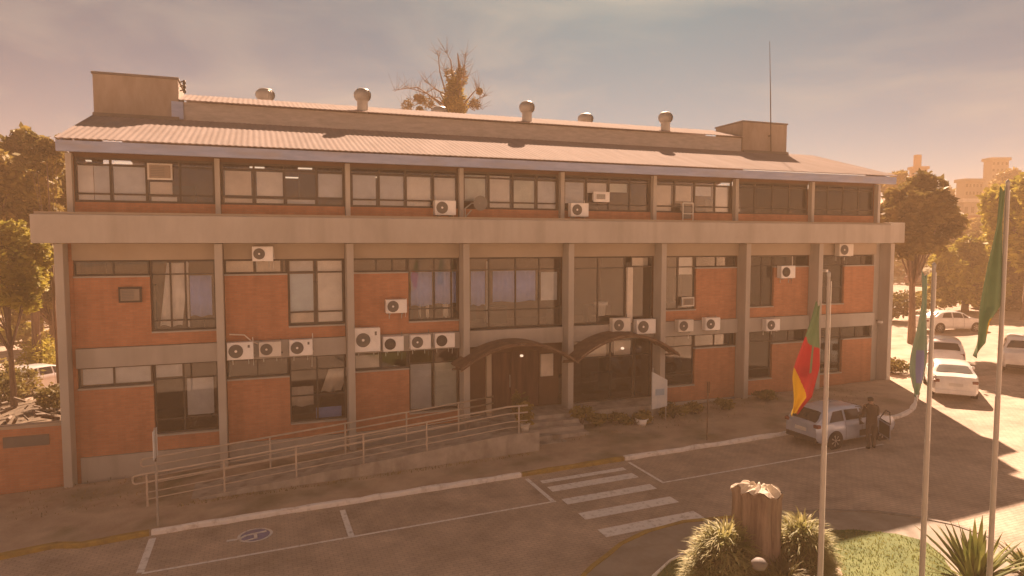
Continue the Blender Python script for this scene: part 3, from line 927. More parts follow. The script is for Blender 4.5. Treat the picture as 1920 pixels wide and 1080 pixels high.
corrug('roof_slope', -0.14, 33.12, -0.68, 10.80, 4.62, 12.37, label='pale corrugated front roof slope')
corrug('roof_slope', -0.14, 33.12, 9.5, 12.37, 14.6, 10.84)
bp('roof_deck', MB().box(-0.1, 33.05, 4.65, 9.45, 12.20, 12.30), M['clere'])
bp('eave_fascia', MB().box(-0.14, 33.1, -0.62, -0.48, 10.42, 10.745), M['fascia'], 0.01, 'blue grey metal gutter along the eave')
bp('eave_soffit', MB().box(-0.05, 33.0, -0.478, 0.95, 10.62, 10.68), M['beam'])
gb = MB()
for x in (-0.12, 33.02):
    gb.add([(x, -0.47, 10.45), (x + 0.06, -0.47, 10.45), (x + 0.06, 4.6, 12.2), (x, 4.6, 12.2), (x, -0.47, 10.72), (x + 0.06, -0.47, 10.72), (x + 0.06, 4.6, 12.3), (x, 4.6, 12.3)],
           [(0, 3, 2, 1), (4, 5, 6, 7), (0, 1, 5, 4), (1, 2, 6, 5), (2, 3, 7, 6), (3, 0, 4, 7)])
bp('gable_trim', gb, M['fascia'])
gw = MB()
for x in (0.02,):
    gw.add([(x, 0.9, 10.6), (x + 0.1, 0.9, 10.6), (x + 0.1, 4.6, 10.6), (x, 4.6, 10.6), (x, 0.9, 11.1), (x + 0.1, 0.9, 11.1), (x + 0.1, 4.6, 12.15), (x, 4.6, 12.15)],
           [(0, 3, 2, 1), (4, 5, 6, 7), (0, 1, 5, 4), (1, 2, 6, 5), (2, 3, 7, 6), (3, 0, 4, 7)])
bp('gable_wall', gw, M['brick'])
bp('clerestory_wall', MB().box(2.72, 28.49, 4.56, 4.66, 12.25, 13.02), M['clere'])
bp('clerestory_trim', MB().box(2.45, 2.85, 4.40, 4.55, 12.35, 13.0), M['fascia'])
corrug('monitor_roof', 2.7, 28.49, 4.30, 13.06, 7.0, 13.78, pitch=0.19)
corrug('monitor_roof', 2.7, 28.49, 7.0, 13.78, 9.6, 13.08, pitch=0.19)
for (x0, x1) in ((-0.1, 2.69), (28.51, 31.30)):
    t = bp('roof_tower', MB().box(x0, x1, 4.5, 6.7, 12.3, 13.82), M['tower'], 0.01)
    MB().box(x0 - 0.04, x1 + 0.04, 4.46, 6.74, 13.822, 13.90).build('coping', M['tower_edge'], t)
    MB().box(x0 - 0.02, x1 + 0.02, 4.36, 4.497, 12.20, 12.42).build('flashing', M['tower_edge'], t)

# ------------------------------------------------------------------ things on the building
def ac_unit(px0, px1, py0, py1, label, yf=0.12, dark=False, big=False, mat='white', group='air conditioner condensers on the facade', fans=1):
    a, b = at(px0, py1, yf), at(px1, py0, yf)
    x0, x1, z0, z1 = a.x, b.x, a.z, b.z
    w, h = x1 - x0, z1 - z0
    depth = 0.30
    t = empty('air_conditioner', ((x0 + x1) / 2, yf + depth, z0))
    tag(t, label, 'air conditioner', group)
    MB().box(-w / 2, w / 2, -depth, 0, 0, h).build('casing', M[mat], t, 0.02)
    r = min(0.40 * h, 0.27 * w)
    cx, cz = -w * 0.17, h * 0.5
    g_ = MB()
    n = 24
    vs = [(cx + r * math.cos(2 * PI * k / n), -depth - 0.006, cz + r * math.sin(2 * PI * k / n)) for k in range(n)]
    g_.add(vs, [tuple(reversed(range(n)))])
    f = g_.build('fan_opening', M['grille_dark'] if dark else M['grille'], t)
    q = MB()
    for rr_ in (1.0, 0.72, 0.45):
        q.path([(cx + r * rr_ * math.cos(2 * PI * k / n), -depth - 0.016, cz + r * rr_ * math.sin(2 * PI * k / n)) for k in range(n + 1)], 0.007, 4)
    for k in range(6):
        aa = PI * k / 6
        q.bar((cx - r * math.cos(aa), -depth - 0.018, cz - r * math.sin(aa)), (cx + r * math.cos(aa), -depth - 0.018, cz + r * math.sin(aa)), 0.005, 4)
    q.build('fan_guard', M['grille'], t)
    if not dark:
        hb = MB()
        m2 = [(cx + r * 0.2 * math.cos(2 * PI * k / 12), -depth - 0.026, cz + r * 0.2 * math.sin(2 * PI * k / 12)) for k in range(12)]
        hb.add(m2, [tuple(reversed(range(12)))])
        hb.build('hub', M[mat], t)
    if big:
        MB().box(w * 0.28, w * 0.36, -depth - 0.006, -depth, h * 0.68, h * 0.84).build('nameplate', M['grille'], t)
    gap = 0.6 if z0 > 8.5 else 0.52
    bk = MB()
    for s in (-0.3, 0.3):
        bk.box(w * s - 0.015, w * s + 0.015, -depth, gap - yf - depth - 0.003, -0.045, -0.008)
        bk.box(w * s - 0.014, w * s + 0.014, gap - yf - depth - 0.035, gap - yf - depth - 0.005, -0.22, -0.046)
    bk.build('bracket', M['metal'], t)
    rh = random.Random(int(px0))
    ye = gap - yf - depth - 0.03
    x_ = w * 0.42
    MB().path([(x_, -0.12, h * 0.25), (x_ + 0.10, -0.05, h * 0.16), (x_ + 0.09, ye, h * 0.2), (x_ + 0.07 + rh.uniform(-0.04, 0.03), ye, h * rh.uniform(0.9, 1.3))], 0.018, 6).path([(x_, -0.1, h * 0.12), (x_ + 0.06, ye, -0.05), (x_ + 0.05, ye, -rh.uniform(0.15, 0.5))], 0.01, 5).build('hose', M['offwhite' if rh.random() < 0.4 else 'grille'], t)
    return t
ac_unit(473, 512, 462, 490, 'white air conditioner high on the beam under the concrete band, above pale transom panes')
ac_unit(426, 475, 641, 676, 'wide white condenser, first of the trio below the bent pipe', big=True)
ac_unit(486, 527, 640, 670, 'plain condenser with grey grille, middle of the trio left of the second column', mat='offwhite')
ac_unit(543, 586, 636, 668, 'white condenser with pale hub, below the big window with the light blue curtain', big=True)
ac_unit(724, 763, 561, 588, 'white condenser hanging on the orange brick panel beside a blue-curtained window', yf=0.25)
ac_unit(665, 713, 614, 661, 'largest tall white condenser, directly right of the third column', big=True)
ac_unit(719, 757, 630, 660, 'white condenser with black fan hole, just right of the largest one', dark=True)
ac_unit(770, 808, 627, 656, 'white condenser with grey grille between two black-fan condensers')
ac_unit(816, 853, 624, 653, 'white condenser with black fan hole left of the arched entrance canopy', dark=True)
ac_unit(1149, 1183, 596, 623, 'white condenser under the flower pot window, left of the pair over the second arch', mat='offwhite')
ac_unit(1194, 1230, 598, 627, 'white condenser with open light fan hole, right of the pair over the second arch')
ac_unit(1272, 1301, 599, 623, 'condenser on the spandrel below the narrow window with the white top shade', mat='offwhite')
ac_unit(1323, 1351, 595, 620, 'condenser on the spandrel below the orange panel, right of the one under the narrow window')
ac_unit(1437, 1463, 598, 621, 'small white condenser alone on the spandrel left of the flag pole', mat='white')
ac_unit(1465, 1492, 498, 522, 'white condenser with dark fan at the end of a thin pipe on the brick panel', yf=0.25, dark=True)
ac_unit(1574, 1601, 457, 480, 'white condenser right under the concrete band at the right end of the facade', mat='offwhite')
ac_unit(816, 855, 376, 403, 'white condenser on the ledge of the top floor beside the big white blinds', yf=0.2)
ac_unit(1071, 1104, 381, 406, 'white condenser on the top floor ledge below a blind and imitated sky reflections', yf=0.2)
pipe = MB().bar((at(1486, 498, 0.5).x, 0.50, 6.55), (at(1486, 478, 0.5).x, 0.50, 7.1), 0.02)
bp('pipe', pipe, M['offwhite'])
pp = [at(430, 627, 0.44), at(458, 628, 0.44), at(472, 640, 0.44), at(484, 645, 0.44)]
bp('pipe', MB().path(pp, 0.025, 6), M['warm_blind'])
def window_ac(px0, px1, py0, py1, label, y=0.55, frame='darkmetal', body='offwhite', wid=0.4):
    a, b = at(px0, py1, y), at(px1, py0, y)
    w, h = b.x - a.x, b.z - a.z
    t = empty('window_air_conditioner', ((a.x + b.x) / 2, y + wid, a.z))
    tag(t, label, 'air conditioner', 'box air conditioners set in walls and windows')
    MB().box(-w / 2 + 0.06, w / 2 - 0.06, -wid, 0.1, 0.06, h - 0.06).build('casing', M[body], t, 0.01)
    f = MB().box(-w / 2, w / 2, -0.06 - wid * 0.5, -wid * 0.5, 0, 0.055).box(-w / 2, w / 2, -0.06 - wid * 0.5, -wid * 0.5, h - 0.055, h).box(-w / 2, -w / 2 + 0.055, -0.06 - wid * 0.5, -wid * 0.5, 0.057, h - 0.057).box(w / 2 - 0.055, w / 2, -0.06 - wid * 0.5, -wid * 0.5, 0.057, h - 0.057)
    f.build('frame', M[frame], t)
    lv = MB()
    for k in range(6):
        z = 0.1 + (h - 0.2) * (k + 0.5) / 6
        lv.box(-w / 2 + 0.1, w / 2 - 0.22, -wid - 0.008, -wid - 0.001, z - 0.012, z + 0.012)
    lv.build('louvre', M['grille'], t)
    return t
window_ac(222, 265, 538, 568, 'box air conditioner in a dark frame sunk in the first brick panel', y=0.45, body='tower', wid=0.2)
window_ac(276, 322, 307, 336, 'box air conditioner with pale frame in the first top floor window', y=0.5, frame='offwhite', body='tower', wid=0.25)
window_ac(1114, 1144, 360, 378, 'small box air conditioner in the top floor window above a condenser', y=0.5, frame='white', body='white', wid=0.2)
window_ac(1280, 1303, 557, 575, 'small box air conditioner low in the narrow first floor window', y=0.45, frame='offwhite', body='tower', wid=0.2)
# dish antenna / fan on the ledge
p = at(888, 385, 0.2)
t = empty('satellite_dish', (p.x, 0.3, 8.64))
tag(t, 'small grey-green satellite dish standing on the top floor ledge beside a column', 'satellite dish')
d = MB()
n = 16
vs = [(0.25, -0.1, 0.55)]
for rr_ in (0.14, 0.28):
    vs += [(0.25 + rr_ * math.cos(2 * PI * k / n), -0.1 - rr_ * 0.25, 0.55 + rr_ * math.sin(2 * PI * k / n)) for k in range(n)]
fs = [(0, 1 + (k + 1) % n, 1 + k) for k in range(n)] + [(1 + k, 1 + (k + 1) % n, 1 + n + (k + 1) % n, 1 + n + k) for k in range(n)]
d.add(vs, fs, 0, True)
d.build('dish', M['grille'], t)
MB().path([(-0.3, 0, 0), (-0.3, 0, 0.35), (-0.05, 0, 0.55), (0.25, -0.09, 0.55)], 0.025, 6).bar((-0.3, 0, 0.02), (-0.05, 0, 0.3), 0.02).build('mount', M['metal'], t)
p = at(1290, 395, 0.3)
t = empty('equipment_stand', (p.x, 0.3, 8.64))
tag(t, 'low open metal stand on the top floor ledge left of the middle column', 'stand')
MB().bar((-0.25, 0, 0), (-0.25, 0, 0.75), 0.025).bar((0.25, 0, 0), (0.25, 0, 0.75), 0.025).bar((-0.25, 0, 0.75), (0.25, 0, 0.75), 0.025).bar((-0.25, 0, 0.3), (0.25, 0, 0.3), 0.02).build('stand_frame', M['offwhite'], t)
MB().box(-0.2, 0.2, 0.03, 0.15, 0.1, 0.6).build('box', M['grille'], t)
# pot on the sill of bay 4
p = at(1127, 592, 1.2)
t = empty('flower_pot', (p.x, 1.25, 4.2))
tag(t, 'white flower pot standing inside the dark first floor window over the second arch', 'flower pot')
MB().lathe((0, 0, 0.45), [(0.001, 0), (0.18, 0), (0.24, 0.45), (0.30, 0.46), (0.30, 0.58), (0.25, 0.58), (0.24, 0.5), (0.001, 0.5)], 18).build('pot', M['white'], t)
MB().box(-0.35, 0.35, -0.2, 0.2, 0.0, 0.449).build('shelf', M['furn'], t)

# security cameras / small lamps on the facade
for (px, py, lb) in [(1652, 604, 'small white security camera on the last bay by the end column'), (1549, 508, 'small white lamp on the first floor beside the flag pole column')]:
    p = at(px, py, 0.35)
    t = empty('security_camera', (p.x, 0.5, p.z))
    tag(t, lb, 'camera')
    MB().box(-0.06, 0.06, -0.22, 0, -0.05, 0.06).build('camera_body', M['white'], t, 0.01)
    MB().bar((0, 0, 0), (0, 0.12, 0.08), 0.02).build('arm', M['darkmetal'], t)

# turbine vents
def vent(x, y, zb, label, neck=0.35, r=0.36):
    t = empty('roof_turbine_vent', (x, y, zb))
    tag(t, label, 'roof vent', 'turbine vents along the ridge')
    MB().lathe((0, 0, 0), [(r * 0.62, -0.15), (r * 0.62, neck), (r * 0.72, neck + 0.02)], 20).build('neck', M['metal'], t)
    k = MB()
    n = 22
    rings = [(0.72, 0.0), (0.93, 0.10), (1.0, 0.22), (0.95, 0.34), (0.7, 0.43)]
    for j in range(n):
        a0 = 2 * PI * j / n
        vs = []
        for (q, z) in rings:
            a1 = a0 + 0.25
            vs.append((r * q * math.cos(a0), r * q * math.sin(a0), neck + 0.02 + z))
            vs.append((r * q * 0.9 * math.cos(a1), r * q * 0.9 * math.sin(a1), neck + 0.02 + z))
        k.add(vs, [(2 * i, 2 * i + 1, 2 * i + 3, 2 * i + 2) for i in range(len(rings) - 1)], 0, True)
    k.lathe((0, 0, neck + 0.02), [(q * r * 0.86, z) for q, z in rings], 22)
    k.lathe((0, 0, neck + 0.45), [(r * 0.74, 0), (r * 0.6, 0.05), (r * 0.001, 0.08)], 22)
    k.build('turbine', M['metal'], t)
def ridge_z(y):
    return 13.06 + 0.72 * (y - 4.3) / 2.7 if y < 7 else 13.78 - 0.70 * (y - 7) / 2.6
for (px, y, neck, lb) in [(680, 5.0, 0.36, 'turbine vent with long neck left of the dry tree'),
                          (988, 5.0, 0.36, 'turbine vent with long neck just right of the dry tree'),
                          (1248, 5.0, 0.36, 'turbine vent with neck nearest the antenna tower'),
                          (498, 8.4, 0.62, 'half hidden turbine vent nearest the larger roof tower'),
                          (824, 8.4, 0.38, 'low turbine vent half hidden in front of the dry tree'),
                          (1098, 8.4, 0.55, 'half hidden turbine vent between two necked ones')]:
    p = at(px, 215, y)
    vent(p.x, y, ridge_z(y), lb, neck, 0.36 if y < 7 else 0.42)

p = at(1446, 240, 4.42)
am = MB().bar((30.15, 4.32, 12.4), (30.02, 4.32, 15.5), 0.028, r2=0.024).bar((30.02, 4.32, 15.5), (29.90, 4.32, 17.9), 0.020, r2=0.012).bar((30.13, 4.32, 13.2), (30.13, 4.5, 13.2), 0.03).build('antenna_mast', M['darkmetal'])
tag(am, 'thin tall antenna mast fixed to the right-hand roof tower', 'antenna')
hb = MB()
for (px, py) in [(334, 152), (338, 160), (332, 168)]:
    q = at(px, py, 4.6)
    hb.bar((2.72, 4.8, q.z), (2.86, 4.8, q.z + 0.05), 0.025)
    hb.lathe((2.88, 4.8, q.z), [(0.001, -0.1), (0.06, -0.05), (0.05, 0.08), (0.001, 0.1)], 8)
tag(hb.build('floodlight', M['darkmetal']), 'cluster of small dark fittings on the side of the larger roof tower', 'light fitting')

# ------------------------------------------------------------------ ramp, rails, steps
def dz(x):
    return 0.10 + (x - 2.2) * (1.14 - 0.10) / (13.2 - 2.2) if x < 13.2 else 1.14
R_ = empty('access_ramp', (8, -2, 0.24))
tag(R_, 'long concrete wheelchair ramp rising along the facade to the entrance', 'ramp')
def rpart(o):
    o.parent = R_
    o.matrix_parent_inverse = Matrix.Translation(-Vector((8, -2, 0.24)))
    return o
w = MB()
n = 26
xs = [3.6 + (14.35 - 3.6) * i / n for i in range(n + 1)]
rr = random.Random(4)
vs, fs = [], []
for x in xs:
    top_ = dz(x) + 0.06 + rr.uniform(-0.012, 0.012)
    yb = -2.86 + rr.uniform(-0.01, 0.01)
    vs += [(x, yb, gz(x) - 0.1), (x, yb, top_), (x, yb + 0.16, top_), (x, yb + 0.16, gz(x) - 0.1)]
for i in range(n):
    a = 4 * i
    fs += [(a, a + 4, a + 5, a + 1), (a + 1, a + 5, a + 6, a + 2), (a + 2, a + 6, a + 7, a + 3)]
fs += [(0, 1, 2, 3), (4 * n, 4 * n + 3, 4 * n + 2, 4 * n + 1)]
w.add(vs, fs)
rpart(w.build('retaining_wall', M['rampwall']))
dk = MB()
dk.add([(2.2, -2.69, 0), (13.2, -2.69, 0), (13.2, -1.2, 0), (2.2, -1.2, 0), (2.2, -2.69, dz(2.2)), (13.2, -2.69, 1.14), (13.2, -1.2, 1.14), (2.2, -1.2, dz(2.2))],
       [(0, 3, 2, 1), (4, 5, 6, 7), (0, 1, 5, 4), (1, 2, 6, 5), (2, 3, 7, 6), (3, 0, 4, 7)])
rpart(dk.build('deck', M['rampwall']))
rpart(MB().box(13.21, 14.2, -2.68, -0.63, 0.2, 1.135).build('landing', M['rampwall']))
def railing(y, xs_posts, x0, x1, label, top=0.98, loop=True):
    t = empty('handrail', ((x0 + x1) / 2, y, dz((x0 + x1) / 2)))
    tag(t, label, 'handrail', 'rails along the ramp')
    off = Vector(t.location)
    def P(x, h): return Vector((x, y, dz(max(x, 2.2)) + h)) - off
    for x in xs_posts:
        MB().bar(P(x, -0.1 if y < -2 else -0.05), P(x, top), 0.03, 8).build('post', M['rail'], t)
    for h, r in ((top, 0.03), (top - 0.24, 0.026), (0.48, 0.016), (0.28, 0.016)):
        xa = x0 if h > 0.6 else xs_posts[0]
        MB().path([P(x, h) for x in (xa, 5, 8, 11, 13.2, x1)], r, 7).build('rail', M['rail'], t)
    if loop:
        MB().path([P(x0, top), P(x0 - 0.05, top - 0.05), P(x0 - 0.06, top - 0.12), P(x0 - 0.05, top - 0.19), P(x0, top - 0.24)], 0.026, 7).build('end_loop', M['rail'], t)
railing(-2.76, [2.25, 4.29, 6.33, 8.37, 10.41, 13.63], 1.95, 13.95, 'front metal handrail of the ramp, next to the parking bays', top=1.0)
railing(-1.3, [2.3, 5.6, 7.97, 10.04, 11.9], 1.95, 12.4, 'rear metal handrail of the ramp, next to the brick wall', top=1.05)
S = empty('entrance_steps', (15.6, -1.8, 0.45))
tag(S, 'short flight of worn concrete steps between the ramp wall and the column', 'steps')
for k in range(5):
    z1 = 1.14 - 0.14 * k
    y0 = -0.64 - 0.42 * (k + 1)
    o = MB().box(-1.2, 1.15, y0 + 1.8, y0 + 0.42 + 1.8 - 0.002, -0.3, z1 - 0.14 - 0.45).build('step', M['rampwall'], S, 0.012)
# low hedge and beds
def leafcloud(clumps, size, seed, flat=0.0):
    """clumps: (cx, cy, cz, rx, ry, rz, n); returns vertices and faces of many small leaf quads"""
    rs = np.random.RandomState(seed)
    V = []
    for (cx, cy, cz, rx, ry, rz, n) in clumps:
        d = rs.normal(size=(n, 3))
        d /= np.linalg.norm(d, axis=1)[:, None]
        rad = rs.uniform(0.45, 1.0, n) ** 0.5 * (1 + 0.18 * rs.normal(size=n))
        p = d * rad[:, None] * np.array([rx, ry, rz]) + np.array([cx, cy, cz])
        a = rs.normal(size=(n, 3)); a[:, 2] *= 0.6
        a /= np.linalg.norm(a, axis=1)[:, None]
        b = np.cross(a, rs.normal(size=(n, 3)))
        b /= np.linalg.norm(b, axis=1)[:, None]
        s = size * rs.uniform(0.55, 1.3, n)[:, None]
        V.append(np.stack([p - a * s, p - b * s * 0.45, p + a * s, p + b * s * 0.45], 1).reshape(-1, 3))
    V = np.concatenate(V)
    return V
def leaf_object(name, V, mat, parent=None):
    me = bpy.data.meshes.new(name)
    n = len(V) // 4
    me.vertices.add(len(V))
    me.vertices.foreach_set('co', V.astype(np.float32).ravel())
    me.loops.add(len(V))
    me.loops.foreach_set('vertex_index', np.arange(len(V), dtype=np.int32))
    me.polygons.add(n)
    me.polygons.foreach_set('loop_start', np.arange(0, len(V), 4, dtype=np.int32))
    me.polygons.foreach_set('loop_total', np.full(n, 4, dtype=np.int32))
    me.update(calc_edges=True)
    return link_mesh(name, me, mat, parent)

def tree(x, y, z, H, rx, rz, label, mat='leaf_a', seed=1, leaf=0.3, nclump=34, per=260, trunk_h=0.35, ry=None, tr=0.22, group='trees round the building', cz=None, name='broadleaf_tree'):
    rnd = random.Random(seed)
    t = empty(name, (x, y, z))
    tag(t, label, 'tree', group)
    ry = ry or rx
    cz = cz or (H - rz)
    tk = MB()
    lean = (rnd.uniform(-0.4, 0.4), rnd.uniform(-0.4, 0.4))
    tk.path([(0, 0, -0.3), (lean[0] * 0.2, lean[1] * 0.2, H * trunk_h * 0.5), (lean[0] * 0.6, lean[1] * 0.6, H * trunk_h), (lean[0], lean[1], cz + rz * 0.4)], [tr * 1.35, tr, tr * 0.85, tr * 0.25], 9)
    clumps = []
    nclump = int(nclump * 1.5)
    for k in range(nclump):
        a = rnd.uniform(0, 2 * PI)
        ph = math.asin(rnd.uniform(-0.75, 1))
        q = rnd.uniform(0.6, 1.05)
        cx, cy, cc = rx * q * math.cos(a) * math.cos(ph), ry * q * math.sin(a) * math.cos(ph), cz + rz * q * math.sin(ph)
        s = rnd.uniform(0.15, 0.32)
        clumps.append((cx, cy, cc, rx * s, ry * s, rz * s * 0.8, int(per * s * s * 12)))
        if k % 3 == 0:
            st = H * trunk_h * rnd.uniform(0.8, 1.2)
            tk.path([(lean[0] * 0.6, lean[1] * 0.6, st), (cx * 0.5, cy * 0.5, st * 0.45 + cc * 0.55 + rnd.uniform(-0.3, 0.3)), (cx, cy, cc)], [tr * 0.42, tr * 0.25, tr * 0.08], 5)
    clumps.append((0, 0, cz, rx * 0.5, ry * 0.5, rz * 0.5, int(per * 0.5)))
    tk.build('trunk', M['bark'], t)
    leaf_object('crown', leafcloud(clumps, leaf, seed), M[mat], t)
    return t

def shrub(x, y, z, r, h, label, mat='leaf_c', seed=1, leaf=0.09, n=700, group='plants by the building', cat='shrub', name='shrub'):
    t = empty(name, (x, y, z))
    tag(t, label, cat, group)
    rnd = random.Random(seed)
    cl = [(rnd.uniform(-0.5, 0.5) * r, rnd.uniform(-0.5, 0.5) * r, h * rnd.uniform(0.35, 0.75), r * 0.5, r * 0.5, h * 0.34, n // 5) for _ in range(5)]
    leaf_object('leaves', leafcloud(cl, leaf, seed), M[mat], t)
    sm = MB()
    for k in range(4):
        a = rnd.uniform(0, 2 * PI)
        sm.path([(0, 0, -0.05), (0.2 * r * math.cos(a), 0.2 * r * math.sin(a), h * 0.4), (0.4 * r * math.cos(a), 0.4 * r * math.sin(a), h * 0.75)], [0.02, 0.014, 0.006], 5)
    sm.build('stem', M['bark'], t)
    return t
hd = [(1085, 800, 'rounded dark green shrub at the foot of the column right of the steps', 0.55, 0.9),
      (1118, 802, 'low dark shrub right of the rounded one at the column foot', 0.5, 0.6),
      (1160, 800, 'thin low shrub in the bed under the glazed ground floor bay', 0.5, 0.5),
      (1205, 798, 'low shrub with a white pot in front of it under the second arch', 0.5, 0.55),
      (1262, 790, 'dark shrub just right of the white totem sign', 0.6, 0.7),
      (1310, 780, 'low wide shrub at the foot of the orange ground floor panel', 0.6, 0.5),
      (1352, 772, 'small shrub near the large column between two brick panels', 0.5, 0.5),
      (1440, 755, 'low shrub hidden behind the hatchback, under a window', 0.6, 0.5)]
for k, (px, py, lb, r, h) in enumerate(hd):
    p = on_ground(px, py)
    shrub(p.x, min(p.y, -0.7), gz(p.x) + 0.11, r, h * 0.8, lb, 'leaf_a', 20 + k, n=420)
p = at(985, 800, -2.3)
shrub(14.0, -2.2, 1.14, 0.4, 1.0, 'green potted plant on the landing at the end of the handrail', 'leaf_a', 41, group='plants by the building')
shrub(14.15, -1.5, 1.14, 0.35, 1.25, 'taller green plant on the landing behind the potted one', 'leaf_c', 42)
po = MB().lathe((0, 0, 0), [(0.001, 0), (0.12, 0), (0.17, 0.3), (0.15, 0.3), (0.001, 0.26)], 16).build('flower_pot', M['terracotta'])
po.location = (13.95, -2.5, 1.14)
tag(po, 'pinkish flower pot on the landing corner above the ramp wall', 'flower pot')
po = MB().lathe((0, 0, 0), [(0.001, 0), (0.16, 0), (0.27, 0.26), (0.24, 0.26), (0.001, 0.2)], 16).build('flower_pot', M['white'])
p = on_ground(1203, 802); po.location = (p.x, p.y, gz(p.x) + 0.11)
tag(po, 'low white bowl pot on the ground in front of the second arch', 'flower pot')
# weeds along the wall foot
rnd = random.Random(9)
sp = [(x, rnd.uniform(-3.2, -2.95) if 3 < x < 14 else rnd.uniform(-2.4, 0.4), gz(x) + 0.1) for x in [rnd.uniform(-1.5, 31) for _ in range(1500)]]
tag(blades('weeds', sp, 0.04, 0.12, 0.012, M['leaf_a'], 7, lean=0.9), 'sparse weeds along the foot of the walls', 'weeds', kind='stuff')

# totem sign
T = empty('totem_sign', (20.0, -1.5, gz(20) + 0.11))
tag(T, 'pale blue white totem sign with slanted top standing before the second arch', 'sign')
zb = gz(20) + 0.11
pts = [(-0.34, 1.22 - zb), (0.34, 1.30 - zb), (0.34, 2.34 - zb), (-0.34, 2.70 - zb)]
k = MB()
vs = [(x, -0.03, z) for x, z in pts] + [(x, 0.03, z) for x, z in pts]
k.add(vs, [(0, 1, 2, 3), (7, 6, 5, 4), (0, 4, 5, 1), (1, 5, 6, 2), (2, 6, 7, 3), (3, 7, 4, 0)])
k.build('board', M['sign'], T)
MB().box(-0.2, 0.2, -0.035, -0.031, 1.05, 1.3).build('emblem_band', M['signblue'], T)
MB().bar((-0.31, 0, 0), (-0.31, 0, 2.85 - zb), 0.03).bar((0.3, 0, 0), (0.3, 0, 1.6 - zb), 0.025).build('post', M['pole'], T)
# parking sign seen edge on
T = empty('parking_sign', (2.72, -4.4, gz(2.7) + 0.11))
tag(T, 'pale parking sign turned edge on, at the kerb by the ramp foot', 'sign')
MB().bar((0, 0, 0), (0, 0, 2.65), 0.03).build('post', M['pole'], T)
o = MB().box(-0.012, 0.012, -0.25, 0.25, 1.85, 2.6).build('plate', M['sign'], T)
o.rotation_euler = (0, 0, math.radians(-3))
MB().box(-0.02, 0.02, -0.035, 0.035, 1.75, 1.85).build('clamp', M['darkmetal'], T)
T = empty('wooden_stake', (20.2, -4.3, gz(20.2) + 0.11))
tag(T, 'thin brown post standing on the sidewalk between totem sign and hatchback', 'post')
MB().bar((0, 0, 0), (0, 0, 2.05), 0.028, 6).build('shaft', M['bark'], T)
MB().box(-0.06, 0.06, -0.035, -0.02, 1.7, 2.1).build('plate', M['wood'], T)

# low brick wall on the side of the building
T = empty('boundary_wall', (-4.7, 0.4, 0))
tag(T, 'low red brick boundary wall with concrete cap joining the building corner', 'wall')
o = MB().box(-4.5, 4.2, -0.1, 0.1, -0.6, 2.02).build('brickwork', M['brick'], T)
MB().box(-4.52, 4.22, -0.15, 0.15, 2.022, 2.12).build('cap', M['beam'], T)
MB().box(2.65, 3.85, -0.14, -0.102, 1.45, 1.78).build('plaque', M['tower_edge'], T)

# ------------------------------------------------------------------ flag poles and flags
def along(px, py, D):
    return CAM + ray(px, py) * D
def flagpole(px, D, ztop, label, r=0.043):
    q = along(px, 1080, D)
    zg = gz(q.x) + 0.1
    t = empty('flagpole', (q.x, q.y, zg))
    tag(t, label, 'flagpole', 'flagpoles on the island')
    MB().bar((0, 0, 0), (0, 0, (ztop - zg) * 0.55), r, 14, r2=r * 0.95).bar((0, 0, (ztop - zg) * 0.55), (0, 0, ztop - zg), r * 0.8, 14, r2=r * 0.65).build('shaft', M['pole'], t)
    MB().lathe((0, 0, ztop - zg), [(r * 0.65, -0.02), (r * 0.8, 0.02), (r * 0.7, 0.05), (0.001, 0.08)], 12).build('finial', M['metal'], t)
    MB().lathe((0, 0, 0), [(0.16, 0), (0.16, 0.05), (0.07, 0.08), (0.06, 0.35)], 14).build('base', M['pole'], t)
    MB().bar((r + 0.03, 0, 0.4), (r * 0.7 + 0.03, 0, ztop - zg - 0.1), 0.006, 5).build('halyard', M['offwhite'], t)
    return q
q1 = flagpole(1537, 12, 7.15, 'flagpole carrying the green, red and yellow flag')
q2 = flagpole(1728, 12, 7.30, 'flagpole carrying the blue green flag before the parked sedans')
q3 = flagpole(1855, 12, 8.70, 'tallest flagpole, carrying the large green flag')

def flag(q, rows, mats, pick, label, pole_side=0.06, fold=0.04, nfold=4.0, depth_dir=0.35, seed=1):
    """rows: (z, left extent, right extent) from top to bottom in metres across the view; cloth hangs in folds beside the pole"""
    dirv = RIGHT
    nv = Vector((-FLAT.x, -FLAT.y, 0))
    k = MB()
    NU, NV = 70, 84
    rnd = random.Random(seed)
    def lerp_rows(t):
        s = t * (len(rows) - 1)
        i = min(int(s), len(rows) - 2)
        f = s - i
        a, b = rows[i], rows[i + 1]
        return [a[j] + (b[j] - a[j]) * f for j in range(3)]
    vs = []
    for j in range(NV + 1):
        t = j / NV
        z, l, r = lerp_rows(t)
        for i in range(NU + 1):
            s = i / NU
            u_ = l + (r - l) * s
            wav = fold * (0.35 + 0.9 * t) * math.sin(s * nfold * PI + t * 2.2) + 0.03 * math.sin(t * 9 + s * 3)
            pz = z - 0.10 * math.sin(s * PI) * (1 - 1.4 * t)
            pos = Vector((q.x, q.y, pz)) + dirv * u_ + nv * (wav + depth_dir * (1 - s) * t * 0.4)
            vs.append(pos)
    fs, mi = [], []
    for j in range(NV):
        for i in range(NU):
            a = j * (NU + 1) + i
            fs.append((a, a + 1, a + NU + 2, a + NU + 1))
            mi.append(pick((i + 0.5) / NU, (j + 0.5) / NV))
    k.add(vs, fs, 0, True)
    k.m = mi
    o = k.build('flag', [M[m] for m in mats])
    md = o.modifiers.new('thick', 'SOLIDIFY')
    md.thickness = 0.004
    tag(o, label, 'flag', 'flags hanging on the poles')
    return o
def zpx(py, D=12.0, px=1537):
    return (CAM + ray(px, py) * D).z
